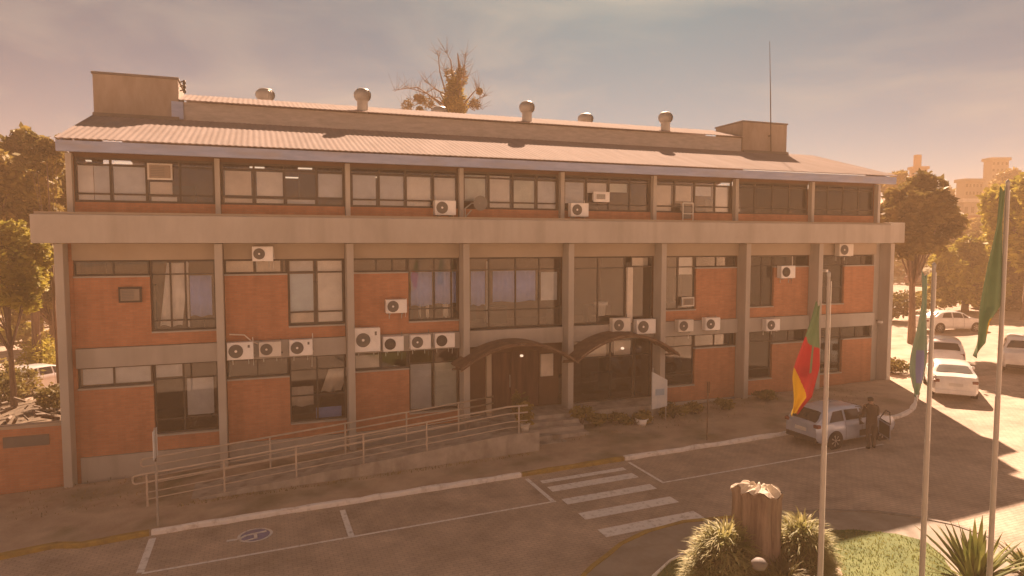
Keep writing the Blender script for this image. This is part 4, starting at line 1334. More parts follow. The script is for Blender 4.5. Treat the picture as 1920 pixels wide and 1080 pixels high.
def rows_from(pxl, q, D=12.0):
    out = []
    for (py, xl, xr) in pxl:
        z = zpx(py, D)
        # pole position in the picture at this height
        v_ = Vector((q.x, q.y, z)) - CAM
        c = 960 + 1280 * v_.dot(RIGHT) / v_.dot(FWD)
        out.append((z, (xl - c) / 1280 * v_.dot(FWD), (xr - c) / 1280 * v_.dot(FWD)))
    return out
r1 = rows_from([(560, 1530, 1538), (600, 1516, 1538), (640, 1501, 1538), (680, 1486, 1537), (700, 1480, 1533), (740, 1480, 1524), (772, 1476, 1496)], q1)
def pick1(s, t):
    d = (1 - s) * 0.62 + t * 0.42
    if t < 0.27 + 0.10 * s: return 0
    if t > 0.52 + 0.5 * s or (t > 0.9 and s < 0.8): return 2
    if t < 0.6 and 0.58 < s < 0.66: return 0  # narrow green strip paints the shade of the centre fold
    return 1
flag(q1, r1, ['f_green', 'f_red', 'f_yellow'], pick1, 'green, red and yellow flag hanging limp in front of the brick building', nfold=3.4)
r2 = rows_from([(505, 1728, 1738), (560, 1725, 1740), (620, 1713, 1739), (660, 1703, 1738), (690, 1697, 1736), (715, 1699, 1733), (738, 1706, 1726)], q2)
flag(q2, r2, ['f_teal', 'f_blue'], lambda s, t: 1 if 0.42 < s < 0.74 and t > 0.45 and t < 0.82 else 0, 'blue and green flag hanging limp before the white sedan', nfold=3.0, seed=2)
r3 = rows_from([(352, 1875, 1884), (405, 1866, 1883), (430, 1862, 1882), (500, 1846, 1880), (570, 1831, 1876), (600, 1824, 1858), (640, 1818, 1852), (664, 1817, 1830)], q3)
flag(q3, r3, ['f_green', 'f_yellow', 'f_teal'], lambda s, t: 1 if (s > 0.6 and 0.68 < t < 0.8) else 0, 'large dark green flag with a yellow patch on the tallest pole', nfold=3.2, seed=3)

# ------------------------------------------------------------------ stump and plants on the island
sx, sy = 15.0, -13.1
sz = gz(sx) + 0.12
T = empty('tree_stump', (sx, sy, sz))
tag(T, 'tall weathered tree stump with jagged pale top, wrapped by spiky plants', 'tree stump')
k = MB()
NA, NZ = 48, 14
rnd = random.Random(3)
vs = []
H = 2.02
gro = [rnd.uniform(-1, 1) for _ in range(NA)]
def srad(a, t):
    return (0.475 - 0.05 * t + 0.05 * math.sin(3 * a + 1) + 0.035 * math.sin(7 * a + 2 + t * 1.5) + 0.03 * abs(math.sin(6 * a + t)) + 0.012 * math.sin(17 * a + 3 * t)) * (1 + 0.18 * math.exp(-t * 6))
def stop(a):
    return H * (1 - 0.035 * math.cos(a - 0.6)) + 0.045 * math.sin(5 * a) + 0.03 * math.sin(11 * a + 1)
for j in range(NZ + 1):
    t = j / NZ
    for i in range(NA):
        a = 2 * PI * i / NA
        r = srad(a, t) + (0.035 if j == NZ else 0)
        vs.append((r * math.cos(a), r * math.sin(a), stop(a) * t))
fs = [(j * NA + i, j * NA + (i + 1) % NA, (j + 1) * NA + (i + 1) % NA, (j + 1) * NA + i) for j in range(NZ) for i in range(NA)]
k.add(vs, fs, 0, True)
k.build('trunk', M['stumpbark'], T)
k = MB()
tv = []
for rr_, dzz in ((1.04, 0.0), (0.85, 0.05), (0.55, 0.09), (0.25, 0.07)):
    for i in range(NA):
        a = 2 * PI * i / NA
        r = (srad(a, 1) + 0.02) * rr_
        tv.append((r * math.cos(a), r * math.sin(a), stop(a) + dzz + 0.035 * math.sin(9 * a + rr_ * 7) + 0.004))
tv.append((0, 0, H + 0.08))
fs = [(j * NA + i, j * NA + (i + 1) % NA, (j + 1) * NA + (i + 1) % NA, (j + 1) * NA + i) for j in range(3) for i in range(NA)]
fs += [(3 * NA + i, 3 * NA + (i + 1) % NA, 4 * NA) for i in range(NA)]
k.add(tv, fs)
k.build('cut_top', M['cutwood'], T)

def spiky(x, y, z, r, h, n, label, mat, seed, L=(0.35, 0.6), wid=0.018, name='spiky_shrub', cat='shrub'):
    """many arching blades springing from points spread over a mound"""
    rnd = random.Random(seed)
    t = empty(name, (x, y, z))
    tag(t, label, cat, 'spiky plants on the island')
    b = MB()
    for _ in range(n):
        a = rnd.uniform(0, 2 * PI)
        q = math.sqrt(rnd.uniform(0, 1))
        bx, by = r * 0.72 * q * math.cos(a), r * 0.72 * q * math.sin(a)
        bz = h * 0.78 * math.sqrt(max(0, 1 - q * q * 0.9)) * rnd.uniform(0.25, 1)
        l = rnd.uniform(*L)
        out = a + rnd.uniform(-0.9, 0.9)
        el = rnd.uniform(0.2, 1.35)
        d = Vector((math.cos(out) * math.cos(el), math.sin(out) * math.cos(el), math.sin(el)))
        sd_ = Vector((-math.sin(out), math.cos(out), 0)) * wid * rnd.uniform(0.7, 1.3)
        p = Vector((bx, by, bz))
        vs = []
        for i, wq in enumerate((1.0, 0.9, 0.55, 0.08)):
            tt = i / 3
            c = p + d * l * tt + Vector((0, 0, -0.42 * l * tt * tt))
            vs += [c - sd_ * wq, c + sd_ * wq]
        b.add(vs, [(2 * i, 2 * i + 1, 2 * i + 3, 2 * i + 2) for i in range(3)], 0, True)
    b.build('leaves', M[mat], t)
    MB().lathe((0, 0, 0), [(0.001, h * 0.55), (r * 0.3, h * 0.42), (r * 0.42, 0.1), (r * 0.4, -0.05)], 14).build('stem', M['bark'], t)
    return t
spiky(sx - 0.86, sy - 0.05, sz, 0.80, 1.75, 3400, 'yellow green spiky plant climbing the stump on the crosswalk side', 'leaf_e', 31)
spiky(sx + 0.92, sy - 0.25, sz, 0.72, 1.72, 3000, 'pale variegated spiky plant between the stump and the first flagpole', 'leaf_e', 32)
spiky(sx - 0.15, sy - 0.9, sz, 1.1, 0.95, 2800, 'darker spiky plant in front of the stump', 'leaf_a', 33)
q = MB().lathe((0, 0, 0), [(0.001, 0), (0.2, 0), (0.27, 0.22), (0.16, 0.34), (0.001, 0.37)], 14).build('stone', M['tower_edge'])
_p = at(1424, 1046, sy - 1.25)
q.location = (_p.x, _p.y, _p.z - 0.2)
q.scale = (0.55, 0.55, 0.5)
tag(q, 'rounded grey stone among the plants in front of the stump', 'stone')

def agave(x, y, z, n, L, label, seed, wid=0.055):
    rnd = random.Random(seed)
    t = empty('agave_plant', (x, y, z))
    tag(t, label, 'agave', 'sword leaved plants on the island')
    b = MB()
    for i in range(n):
        a = 2.399 * i + rnd.uniform(-0.2, 0.2)
        el = rnd.uniform(0.75, 1.5) if i % 3 else rnd.uniform(0.35, 0.8)
        l = L * rnd.uniform(0.65, 1.05)
        d = Vector((math.cos(a) * math.cos(el), math.sin(a) * math.cos(el), math.sin(el)))
        s = Vector((-math.sin(a), math.cos(a), 0))
        nn = d.cross(s).normalized()
        base = Vector((math.cos(a), math.sin(a), 0)) * 0.06 + Vector((0, 0, rnd.uniform(0, 0.25)))
        vs = []
        prof = (0.7, 1.0, 1.0, 0.85, 0.5, 0.04)
        for j, wq in enumerate(prof):
            tt = j / (len(prof) - 1)
            c = base + d * l * tt + Vector((0, 0, -0.16 * l * tt ** 2.5))
            w_ = wid * wq
            vs += [c - s * w_ + nn * w_ * -0.3, c + nn * w_ * 0.18, c + s * w_ + nn * w_ * -0.3]
        fs = []
        for j in range(len(prof) - 1):
            fs += [(3 * j, 3 * j + 1, 3 * j + 4, 3 * j + 3), (3 * j + 1, 3 * j + 2, 3 * j + 5, 3 * j + 4)]
        b.add(vs, fs, 0, True)
    o = b.build('leaves', M['leaf_f'], t)
    MB().lathe((0, 0, -0.1), [(0.001, 0.5), (0.10, 0.4), (0.13, 0.0)], 12).build('stem', M['bark'], t)
    return t
q = on_ground(1812, 1110)
agave(q.x - 0.05, q.y - 0.2, gz(q.x) + 0.12, 64, 1.5, 'large sword leaved plant in the corner between the last two flagpoles', 51)
q = on_ground(1895, 1085)
agave(q.x, q.y - 0.5, gz(q.x) + 0.12, 40, 1.15, 'smaller sword leaved plant right of the tallest flagpole', 52, 0.05)
q = on_ground(1890, 1062)
spiky(q.x, q.y - 0.4, gz(q.x) + 0.12, 0.35, 0.35, 260, 'pale low tuft behind the tallest flagpole', 'leaf_e', 53, L=(0.2, 0.35))

# ------------------------------------------------------------------ cars
def interp(tab, x):
    if x <= tab[0][0]: return tab[0][1]
    for (a, va), (b, vb) in zip(tab[:-1], tab[1:]):
        if x <= b:
            t = (x - a) / (b - a)
            t = t * t * (3 - 2 * t) * 0.35 + t * 0.65
            return va + (vb - va) * t
    return tab[-1][1]
def car(x, y, z, heading, paint, label, kind='hatch', glass='car_glass', name='parked_car', open_door=False, slope=0.0, cat='car'):
    """+X is the front; built from cross sections along the length"""
    if kind == 'hatch':
        Ln, W, Ht = 3.95, 1.72, 1.48
        roof = [(-1.97, 0.86), (-1.93, 0.98), (-1.45, 1.36), (-1.15, 1.43), (-0.6, 1.45), (0.15, 1.42), (0.45, 1.34), (1.10, 0.97), (1.75, 0.86), (1.97, 0.62)]
        belt = [(-1.97, 0.80), (-1.8, 0.94), (0.9, 0.93), (1.3, 0.90), (1.75, 0.80), (1.97, 0.58)]
    elif kind == 'sedan':
        Ln, W, Ht = 4.5, 1.76, 1.45
        roof = [(-2.25, 0.80), (-2.2, 1.02), (-1.62, 1.08), (-1.05, 1.38), (-0.6, 1.45), (0.1, 1.44), (0.5, 1.34), (1.2, 0.98), (1.95, 0.86), (2.25, 0.60)]
        belt = [(-2.25, 0.74), (-2.15, 0.98), (1.0, 0.94), (1.5, 0.90), (2.0, 0.80), (2.25, 0.56)]
    else:
        Ln, W, Ht = 4.35, 1.82, 1.66
        roof = [(-2.17, 0.95), (-2.12, 1.12), (-1.80, 1.56), (-1.5, 1.64), (-0.6, 1.66), (0.2, 1.62), (0.55, 1.50), (1.20, 1.08), (1.95, 0.98), (2.17, 0.70)]
        belt = [(-2.17, 0.90), (-2.0, 1.06), (1.0, 1.04), (1.4, 1.0), (1.95, 0.92), (2.17, 0.66)]
    hl = Ln / 2
    t = empty(name, (x, y, z), heading)
    if slope: t.rotation_euler = (0, slope, heading)
    tag(t, label, cat, 'parked cars')
    def width(xx):
        e_ = abs(xx) / hl
        return W / 2 * (1 - 0.16 * max(0, (e_ - 0.72) / 0.28) ** 2)
    def ring(xx):
        zr, zb = interp(roof, xx), interp(belt, xx)
        zr = max(zr, zb + 0.03)
        w_ = width(xx)
        cab = min(1, max(0, (zr - zb - 0.05) / 0.35))
        wt = w_ * (0.93 - 0.21 * cab)
        e_ = max(0, (abs(xx) / hl - 0.86) / 0.14)
        z0 = 0.24 + 0.06 * e_
        L_ = [(w_ * 0.90, z0), (w_ * 0.985, z0 + 0.08), (w_, z0 + 0.22), (w_, z0 + 0.22 + (zb - z0 - 0.22) * 0.55), (w_ * 0.965, zb)]
        L_ += [(w_ * 0.94 + (wt - w_ * 0.94) * 0.04, zb + (zr - zb) * 0.06), (w_ * 0.94 + (wt - w_ * 0.94) * 0.85, zb + (zr - zb) * 0.86), (wt * 0.90, zb + (zr - zb) * 0.965), (wt * 0.55, zr)]
        half = [(xx, yy, zz) for yy, zz in L_]
        return half + [(xx, 0, zr + 0.012)] + [(xx, -yy, zz) for (_, yy, zz) in reversed(half)]
    NS = 44
    xs_ = [-hl + Ln * (0.5 - 0.5 * math.cos(PI * i / NS)) * 0.35 + Ln * (i / NS) * 0.65 for i in range(NS + 1)]
    b = MB()
    rings = [ring(q) for q in xs_]
    npts = len(rings[0])
    vs = [p for r in rings for p in r]
    fs = [(i * npts + k, (i + 1) * npts + k, (i + 1) * npts + k + 1, i * npts + k + 1) for i in range(NS) for k in range(npts - 1)]
    wax = (-hl + 0.78 if kind == 'hatch' else -hl + 0.95, hl - 0.80 if kind == 'hatch' else hl - 0.86)
    fs += [tuple(range(npts)), tuple(reversed(range(NS * npts, (NS + 1) * npts)))]
    fs += [(i * npts, i * npts + npts - 1, (i + 1) * npts + npts - 1, (i + 1) * npts) for i in range(NS)]
    b.add(vs, fs, 0, True)
    body = b.build('body', M[paint], t)
    try: body.data.set_sharp_from_angle(angle=math.radians(38))
    except Exception: pass
    # patches lying on the skin
    def skin_at(xx, side, f):
        r = ring(xx)
        k5, k6 = Vector(r[5]), Vector(r[6])
        p = k5 + (k6 - k5) * f
        if side < 0: p = Vector((p.x, -p.y, p.z))
        return p
    def sidewin(x0, x1, x0t, x1t, side, nm='side_window'):
        k = MB()
        n = 8
        vs = []
        for i in range(n + 1):
            s = i / n
            for f in (0.06, 0.5, 0.94):
                xa = x0 + (x0t - x0) * f; xb = x1 + (x1t - x1) * f
                p = skin_at(xa + (xb - xa) * s, side, f)
                p.y += 0.008 * side
                vs.append(p)
        fs = []
        for i in range(n):
            for j in range(2):
                a = 3 * i + j
                fs.append((a, a + 3, a + 4, a + 1) if side < 0 else (a, a + 1, a + 4, a + 3))
        k.add(vs, fs, 0, True)
        return k.build(nm, M[glass if glass == 'car_glass' else 'car_glass'], t)
    def endwin(xl, xh, nm, gl):
        k = MB()
        n = 6
        vs = []
        for i in range(n + 1):
            s = i / n
            xx = xl + (xh - xl) * s
            r = ring(xx)
            wt = abs(r[7][1])
            for j in range(9):
                q = -1 + j / 4
                zc = interp(roof, xx) + 0.012
                yy = wt * (0.93 if s > 0.5 else 0.97) * q
                # follow the top part of the ring
                zt = zc - 0.012 if abs(q) < 0.6 else zc - (abs(q) - 0.6) * 0.10
                dirx = -1 if xx < 0 else 1
                vs.append((xx + 0.02 * dirx, yy, zt + 0.018))
        fs = [(i * 9 + j, i * 9 + j + 1, (i + 1) * 9 + j + 1, (i + 1) * 9 + j) for i in range(n) for j in range(8)]
        k.add(vs, fs, 0, True)
        return k.build(nm, M[gl], t)
    if kind == 'hatch':
        for s in (-1, 1):
            sidewin(-1.45, -0.72, -1.12, -0.70, s); sidewin(-0.62, 0.10, -0.60, 0.06, s)
            sidewin(0.18, 0.86, 0.14, 0.32, s)
        endwin(-1.88, -1.50, 'rear_window', glass); endwin(0.98, 0.50, 'windscreen', 'car_glass')
        tl = (-1.93, 0.93)
    elif kind == 'sedan':
        for s in (-1, 1):
            sidewin(-1.15, -0.40, -0.90, -0.38, s); sidewin(-0.30, 0.45, -0.28, 0.38, s); sidewin(0.5, 0.98, 0.44, 0.5, s)
        endwin(-1.55, -1.12, 'rear_window', glass); endwin(1.1, 0.58, 'windscreen', 'car_glass')
        tl = (-2.2, 0.86)
    else:
        for s in (-1, 1):
            sidewin(-1.6, -0.85, -1.5, -0.82, s); sidewin(-0.75, 0.1, -0.72, 0.06, s); sidewin(0.18, 0.95, 0.14, 0.42, s)
        endwin(-2.08, -1.86, 'rear_window', glass); endwin(1.08, 0.62, 'windscreen', 'car_glass')
        tl = (-2.1, 1.0)
    for s in (-1, 1):
        k = MB().box(tl[0] - 0.06, tl[0] + 0.12, min(s * 0.58, s * 0.80), max(s * 0.58, s * 0.80), tl[1] - 0.11, tl[1] + 0.02)
        k.build('tail_light', M['taillight'], t, 0.03)
        k = MB().box(hl - 0.22, hl - 0.03, min(s * 0.45, s * 0.74), max(s * 0.45, s * 0.74), 0.60, 0.72)
        k.build('headlight', M['white'], t, 0.03)
        k = MB().box(0.72, 0.86, min(s * (W / 2 + 0.02), s * (W / 2 + 0.17)), max(s * (W / 2 + 0.02), s * (W / 2 + 0.17)), 0.93, 1.05)
        k.build('mirror', M[paint], t, 0.03)
    MB().box(-hl - 0.03, -hl + 0.05, -0.26, 0.26, 0.62, 0.75).build('number_plate', M['plate'], t)
    MB().box(-hl - 0.03, -hl + 0.25, -W * 0.42, W * 0.42, 0.27, 0.47).build('rear_bumper', M['blackplastic'] if kind != 'sedan' else M[paint], t, 0.04)
    MB().box(hl - 0.25, hl + 0.02, -W * 0.40, W * 0.40, 0.27, 0.45).build('front_bumper', M['blackplastic'], t, 0.04)
    for wx in wax:
        for s in (-1, 1):
            R0 = 0.315 if kind != 'suv' else 0.35
            k = MB()
            n = 26
            yo, yi = s * (W / 2 + 0.012), s * (W / 2 - 0.2)
            arch = [(wx + (R0 + 0.055) * math.cos(2 * PI * i / n), s * (W / 2 + 0.004), R0 + (R0 + 0.055) * math.sin(2 * PI * i / n)) for i in range(n)]
            k.add(arch, [tuple(range(n)) if s < 0 else tuple(reversed(range(n)))])
            k.build('wheel_arch', M['tyre'], t)
            wv = []
            for (yy, rr_) in ((yi, R0 * 0.9), (yi, R0), (yo, R0), (yo + s * 0.01, R0 * 0.93), (yo + s * 0.004, R0 * 0.66)):
                wv += [(wx + rr_ * math.cos(2 * PI * i / n), yy, R0 + rr_ * math.sin(2 * PI * i / n)) for i in range(n)]
            fs = [(j * n + i, j * n + (i + 1) % n, (j + 1) * n + (i + 1) % n, (j + 1) * n + i) for j in range(4) for i in range(n)]
            wh = MB().add(wv, fs, 0, True).build('wheel', M['tyre'], t)
            rm = MB()
            cp = [(wx + R0 * 0.16 * math.cos(2 * PI * i / 10), yo + s * 0.004, R0 + R0 * 0.16 * math.sin(2 * PI * i / 10)) for i in range(10)]
            rm.add(cp, [tuple(range(10))])
            for i in range(7):
                a = 2 * PI * i / 7
                a1, a2 = a - 0.16, a + 0.16
                rm.add([(wx + R0 * 0.1 * math.cos(a1), yo + s * 0.003, R0 + R0 * 0.1 * math.sin(a1)), (wx + R0 * 0.66 * math.cos(a1), yo + s * 0.003, R0 + R0 * 0.66 * math.sin(a1)),
                        (wx + R0 * 0.66 * math.cos(a2), yo + s * 0.003, R0 + R0 * 0.66 * math.sin(a2)), (wx + R0 * 0.1 * math.cos(a2), yo + s * 0.003, R0 + R0 * 0.1 * math.sin(a2))], [(0, 1, 2, 3)])
            rm.build('rim', M['rim'], wh)
    for s in (-1, 1):
        k = MB()
        for xx in ((-0.68, 0.12) if kind == 'hatch' else (-0.36, 0.48)):
            pts_ = [Vector(q) for q in ring(xx)[1:6]]
            k.path([Vector((q.x, q.y * 1.0 + 0.001 if s > 0 else -q.y - 0.001, q.z)) for q in pts_], 0.006, 4)
        k.path([Vector((xx, s * (width(xx) * 0.982 + 0.002), 0.44)) for xx in (-hl + 1.3, 0, hl - 1.3)], 0.012, 4)
        k.build('door_seam', M['blackplastic'], t)
    if open_door:
        # black sheet on the near side imitates the shaded cabin; door leaf swung out
        k = MB()
        vs = []
        for f in (0, 1):
            pass
        yy = -(W / 2 + 0.008)
        k.add([(-0.02, yy, 0.34), (0.95, yy, 0.34), (0.98, yy + 0.02, 0.92), (0.36, yy + 0.24, 1.36), (0.02, yy + 0.26, 1.40), (-0.02, yy + 0.02, 0.92)], [(0, 1, 2, 3, 4, 5)])
        k.build('doorway_shade_sheet', M['blackplastic'], t)
        dd = MB()
        ang = math.radians(-62)
        def D_(u_, v_, o_=0.0):
            return (0.95 + (-u_) * math.cos(ang) * 1 + o_ * math.sin(ang) * 0, -(W / 2) + u_ * math.sin(ang) + 0, v_)
        pts = [(0, 0.34), (0.98, 0.34), (1.0, 0.92), (0, 0.92)]
        fr = [Vector(D_(a, c)) for a, c in pts]
        nrm = Vector((math.sin(ang), -math.cos(ang), 0)) * 0.06
        vs = fr + [p + nrm for p in fr]
        dd.add(vs, [(0, 1, 2, 3), (7, 6, 5, 4), (0, 4, 5, 1), (1, 5, 6, 2), (2, 6, 7, 3), (3, 7, 4, 0)])
        do = dd.build('open_door', M[paint], t, 0.015)
        do['label'] = 'front passenger door standing open'
        gl = MB()
        a1 = [Vector(D_(0.12, 0.93)), Vector(D_(0.98, 0.93)), Vector(D_(0.92, 1.36)), Vector(D_(0.62, 1.36))]
        for p, q_ in zip(a1, a1[1:] + a1[:1]):
            gl.bar(p + nrm * 0.5, q_ + nrm * 0.5, 0.02, 6)
        gl.build('window_frame', M['blackplastic'], do)
        k = MB().add([p + nrm * 0.5 for p in a1], [(0, 1, 2, 3)])
        k.build('door_glass', M['glass'], do)
        inn_ = MB().add([Vector(D_(a, c)) + nrm * 1.15 for a, c in [(0.08, 0.4), (0.92, 0.4), (0.93, 0.86), (0.08, 0.86)]], [(0, 1, 2, 3)])
        inn_.build('door_trim', M['blackplastic'], do)
    return t
car(24.75, -5.85, gz(24.5), math.radians(1.5), 'car_silver', 'pale silver blue hatchback with its front door open, beside the sidewalk', 'hatch', open_door=True, slope=-0.03).scale = (0.93, 0.95, 0.93)
hd_ = math.atan2(0.68, 0.73)
car(32.95 + 2.25 * 0.73, -4.0 + 2.25 * 0.68, gz(34.2), hd_, 'car_white', 'white sedan parked with its tail to the shaded street', 'sedan', glass='car_glass_light')
car(37.7 + 2.1 * 0.73, 0.1 + 2.1 * 0.68, gz(39), hd_, 'car_grey', 'silver grey car parked ahead of the white sedan', 'suv')
p = on_ground(1925, 700)
car(p.x + 1.2, p.y + 1.0, gz(p.x + 1), hd_ + PI - 0.15, 'car_white', 'white car cut by the picture edge across the sunny road', 'suv')
p = on_ground(1722, 536)
car(p.x, p.y, hillz(p.x, p.y) - 0.1, 0.3, 'car_red', 'dark red car far up the road behind the building end', 'sedan')
p = on_ground(1778, 620)
car(p.x, p.y, gz(p.x), -0.25, 'car_white', 'small white car far away on the sunny road under the trees', 'sedan')
p = on_ground(60, 614)
car(p.x, p.y, gz(p.x) + 0.0, -0.35, 'car_white', 'white car on the sunny street behind the left end of the building', 'sedan')
p = on_ground(78, 732)
car(p.x, p.y, gz(p.x), 0.9, 'car_grey', 'light car half hidden by plants behind the boundary wall', 'hatch')
p = on_ground(112, 600)
car(p.x, p.y, gz(p.x), 0.2, 'car_red', 'dark car at the street behind the left end of the building', 'hatch')

# ------------------------------------------------------------------ the person beside the open door
def person(x, y, z, rz):
    t = bpy.data.meshes.new('person')
    J = {}
    verts, edges, rad = [], [], []
    def v_(co, r, par=None):
        verts.append(co); rad.append(r)
        if par is not None: edges.append((par, len(verts) - 1))
        return len(verts) - 1
    pel = v_((0, 0, 0.94), (0.15, 0.11))
    ab = v_((0.02, 0, 1.10), (0.145, 0.105), pel)
    ch = v_((0.07, 0, 1.30), (0.175, 0.12), ab)
    up = v_((0.11, 0, 1.43), (0.14, 0.09), ch)
    nk = v_((0.15, 0, 1.52), (0.055, 0.055), up)
    jw = v_((0.185, 0, 1.585), (0.07, 0.075), nk)
    hd1 = v_((0.20, 0, 1.65), (0.082, 0.095), jw)
    hd2 = v_((0.20, 0, 1.72), (0.068, 0.08), hd1)
    nose = v_((0.295, 0, 1.635), (0.014, 0.014), hd1)
    for s in (-1, 1):
        ear = v_((0.19, 0.092 * s, 1.635), (0.014, 0.02), hd1)
        sh = v_((0.10, 0.185 * s, 1.40), (0.062, 0.062), up)
        el = v_((0.20 if s < 0 else 0.12, 0.25 * s, 1.14), (0.045, 0.045), sh)
        wr = v_((0.42 if s < 0 else 0.30, 0.22 * s, 1.03), (0.03, 0.028), el)
        pm = v_((0.50 if s < 0 else 0.38, 0.21 * s, 1.02), (0.036, 0.018), wr)
        bx = 0.50 if s < 0 else 0.38
        for k, ln in enumerate((0.075, 0.085, 0.08, 0.065)):
            f1 = v_((bx + 0.045, 0.21 * s + (k - 1.5) * 0.021, 1.015), (0.009, 0.009), pm)
            v_((bx + ln, 0.21 * s + (k - 1.5) * 0.022, 0.995 - 0.01 * k), (0.008, 0.008), f1)
        th1 = v_((bx - 0.02, 0.21 * s - 0.05 * s, 1.02), (0.011, 0.011), pm)
        v_((bx + 0.025, 0.21 * s - 0.065 * s, 1.0), (0.009, 0.009), th1)
        hp = v_((0, 0.095 * s, 0.88), (0.095, 0.095), pel)
        kn = v_((0.03 - 0.05 * s, 0.11 * s, 0.49), (0.06, 0.06), hp)
        an = v_((-0.03 - 0.08 * s, 0.11 * s, 0.09), (0.04, 0.04), kn)
        hl_ = v_((-0.05 - 0.08 * s, 0.11 * s, 0.045), (0.038, 0.04), an)
        v_((0.13 - 0.08 * s, 0.13 * s, 0.035), (0.035, 0.03), hl_)
    t.from_pydata(verts, edges, [])
    o = link_mesh('person', t, M['skin'])
    o.location = (x, y, z); o.rotation_euler = (0, 0, rz)
    sk = o.modifiers.new('skin', 'SKIN')
    for i, l in enumerate(t.skin_vertices[0].data):
        l.radius = rad[i]
        l.use_root = (i == 0)
    ss = o.modifiers.new('sub', 'SUBSURF'); ss.levels = 2; ss.render_levels = 2
    # bake the surface, then grow clothing from it
    dg = bpy.context.evaluated_depsgraph_get()
    me = bpy.data.meshes.new_from_object(o.evaluated_get(dg))
    o.modifiers.clear()
    me.name = 'person'
    o.data = me
    for p in me.polygons: p.use_smooth = True
    tag(o, 'person in dark clothes bending slightly beside the open door of the hatchback', 'person')
    def garment(nm, cond, grow, mat):
        bm = bmesh.new(); bm.from_mesh(me)
        bmesh.ops.delete(bm, geom=[f for f in bm.faces if not cond(f.calc_center_median())], context='FACES')
        bm.normal_update()
        for v in bm.verts: v.co += v.normal * grow
        m2 = bpy.data.meshes.new(nm); bm.to_mesh(m2); bm.free()
        m2.materials.clear()
        for p in m2.polygons: p.use_smooth = True
        return link_mesh(nm, m2, M[mat], o)
    garment('jacket', lambda c: 0.90 < c.z < 1.50 and not (c.z < 1.07 and (c.x > 0.27 and abs(c.y) > 0.15 and c.z > 0.95)), 0.02, 'cloth_dark')
    garment('trousers', lambda c: 0.10 < c.z <= 0.98 and c.x < 0.27, 0.016, 'cloth_trouser')
    garment('shoes', lambda c: c.z <= 0.11, 0.010, 'hair')
    garment('hair', lambda c: (c.z > 1.665 and c.x < 0.27) or (c.z > 1.60 and c.x < 0.17 and c.z < 1.8 and abs(c.y) < 0.12 and c.x > 0.05), 0.014, 'hair')
    ey = MB()
    for s in (-1, 1):
        ey.lathe((0.282, 0.033 * s, 1.655), [(0.001, -0.010), (0.010, 0), (0.001, 0.010)], 8)
    ey.box(0.262, 0.285, -0.022, 0.022, 1.592, 1.598)
    ey.build('face_details', M['hair'], o)
    return o
p = on_ground(1622, 852)
person(24.75, -7.15, gz(24.8), math.radians(62))

# ------------------------------------------------------------------ vegetation round the building
def T_(px, py, D, label, **kw):
    """crown centre seen at (px, py) at distance D"""
    q = CAM + ray(px, py) * D
    z = hillz(q.x, q.y)
    return q, z
def tree_at(px, py, D, rx_px, rz_px, label, **kw):
    q = CAM + ray(px, py) * D
    z = hillz(q.x, q.y)
    rx, rz = rx_px * D / 1280, rz_px * D / 1280
    H = max(q.z - z + rz, rz * 1.4)
    tree(q.x, q.y, z, H, rx, rz, label, **kw)
# left side
tree_at(55, 355, 38, 75, 95, 'dense olive tree rising behind the left end of the building', mat='leaf_a', seed=61, leaf=0.22, nclump=44, per=330)
tree_at(-60, 330, 36, 90, 70, 'tree cut by the picture edge beside the olive tree', mat='leaf_a', seed=62, leaf=0.22, nclump=30, per=280)
tree_at(15, 515, 32, 70, 100, 'bright yellow green tree in front of the dense olive tree', mat='leaf_b', seed=63, leaf=0.17, nclump=30, per=330, tr=0.12)
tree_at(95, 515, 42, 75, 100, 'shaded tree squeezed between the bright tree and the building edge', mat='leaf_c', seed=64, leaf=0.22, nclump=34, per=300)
tree_at(92, 290, 34, 40, 38, 'thin loose treetop just below the roof corner', mat='leaf_c', seed=65, leaf=0.16, nclump=10, per=160, tr=0.08)
q = on_ground(82, 715)
shrub(q.x, q.y, gz(q.x), 1.4, 2.5, 'yellow green bush lit by the sun behind the boundary wall', 'leaf_b', 66, 0.13, 1600, 'plants behind the boundary wall')
q = on_ground(30, 752)
shrub(q.x, q.y, gz(q.x), 1.6, 1.9, 'grey green bush at the picture edge behind the boundary wall', 'leaf_a', 67, 0.14, 1300, 'plants behind the boundary wall')
q = on_ground(96, 778)
shrub(q.x, q.y, gz(q.x), 1.0, 1.3, 'low dark bush against the building corner', 'leaf_c', 68, 0.12, 900, 'plants behind the boundary wall')
q = on_ground(60, 655)
shrub(q.x, q.y, gz(q.x), 2.2, 1.2, 'wide low bush at the edge of the sunny street', 'leaf_d', 69, 0.15, 900, 'plants behind the boundary wall')
rb = MB()
rnd = random.Random(77)
for k in range(220):
    x, y = rnd.uniform(-9, -0.8), rnd.uniform(1.2, 14)
    s = rnd.uniform(0.06, 0.26)
    z = gz(x) + rnd.uniform(0.1, 0.8)
    a = Vector((rnd.uniform(-1, 1), rnd.uniform(-1, 1), rnd.uniform(-0.3, 0.6))).normalized()
    rb.bar(Vector((x, y, z)), Vector((x, y, z)) + a * s * 3, s * 0.35, 5)
tag(rb.build('rubble', M['junk']), 'heap of building rubble and boards behind the boundary wall', 'rubble', kind='stuff')
mound = MB()
vs, fs = [], []
for j in range(9):
    for i in range(9):
        x, y = -9.5 + i * 1.15, 0.9 + j * 1.9
        vs.append((x, y, gz(x) - 0.02 + 0.35 * math.sin(PI * min(1, i / 8)) * math.sin(PI * j / 8) * (1 + 0.3 * math.sin(i * 2.1 + j))))
fs = [(j * 9 + i, j * 9 + i + 1, (j + 1) * 9 + i + 1, (j + 1) * 9 + i) for j in range(8) for i in range(8)]
mound.add(vs, fs, 0, True)
tag(mound.build('terrain_mound', M['soil']), 'earth mound behind the boundary wall', 'terrain', kind='structure')
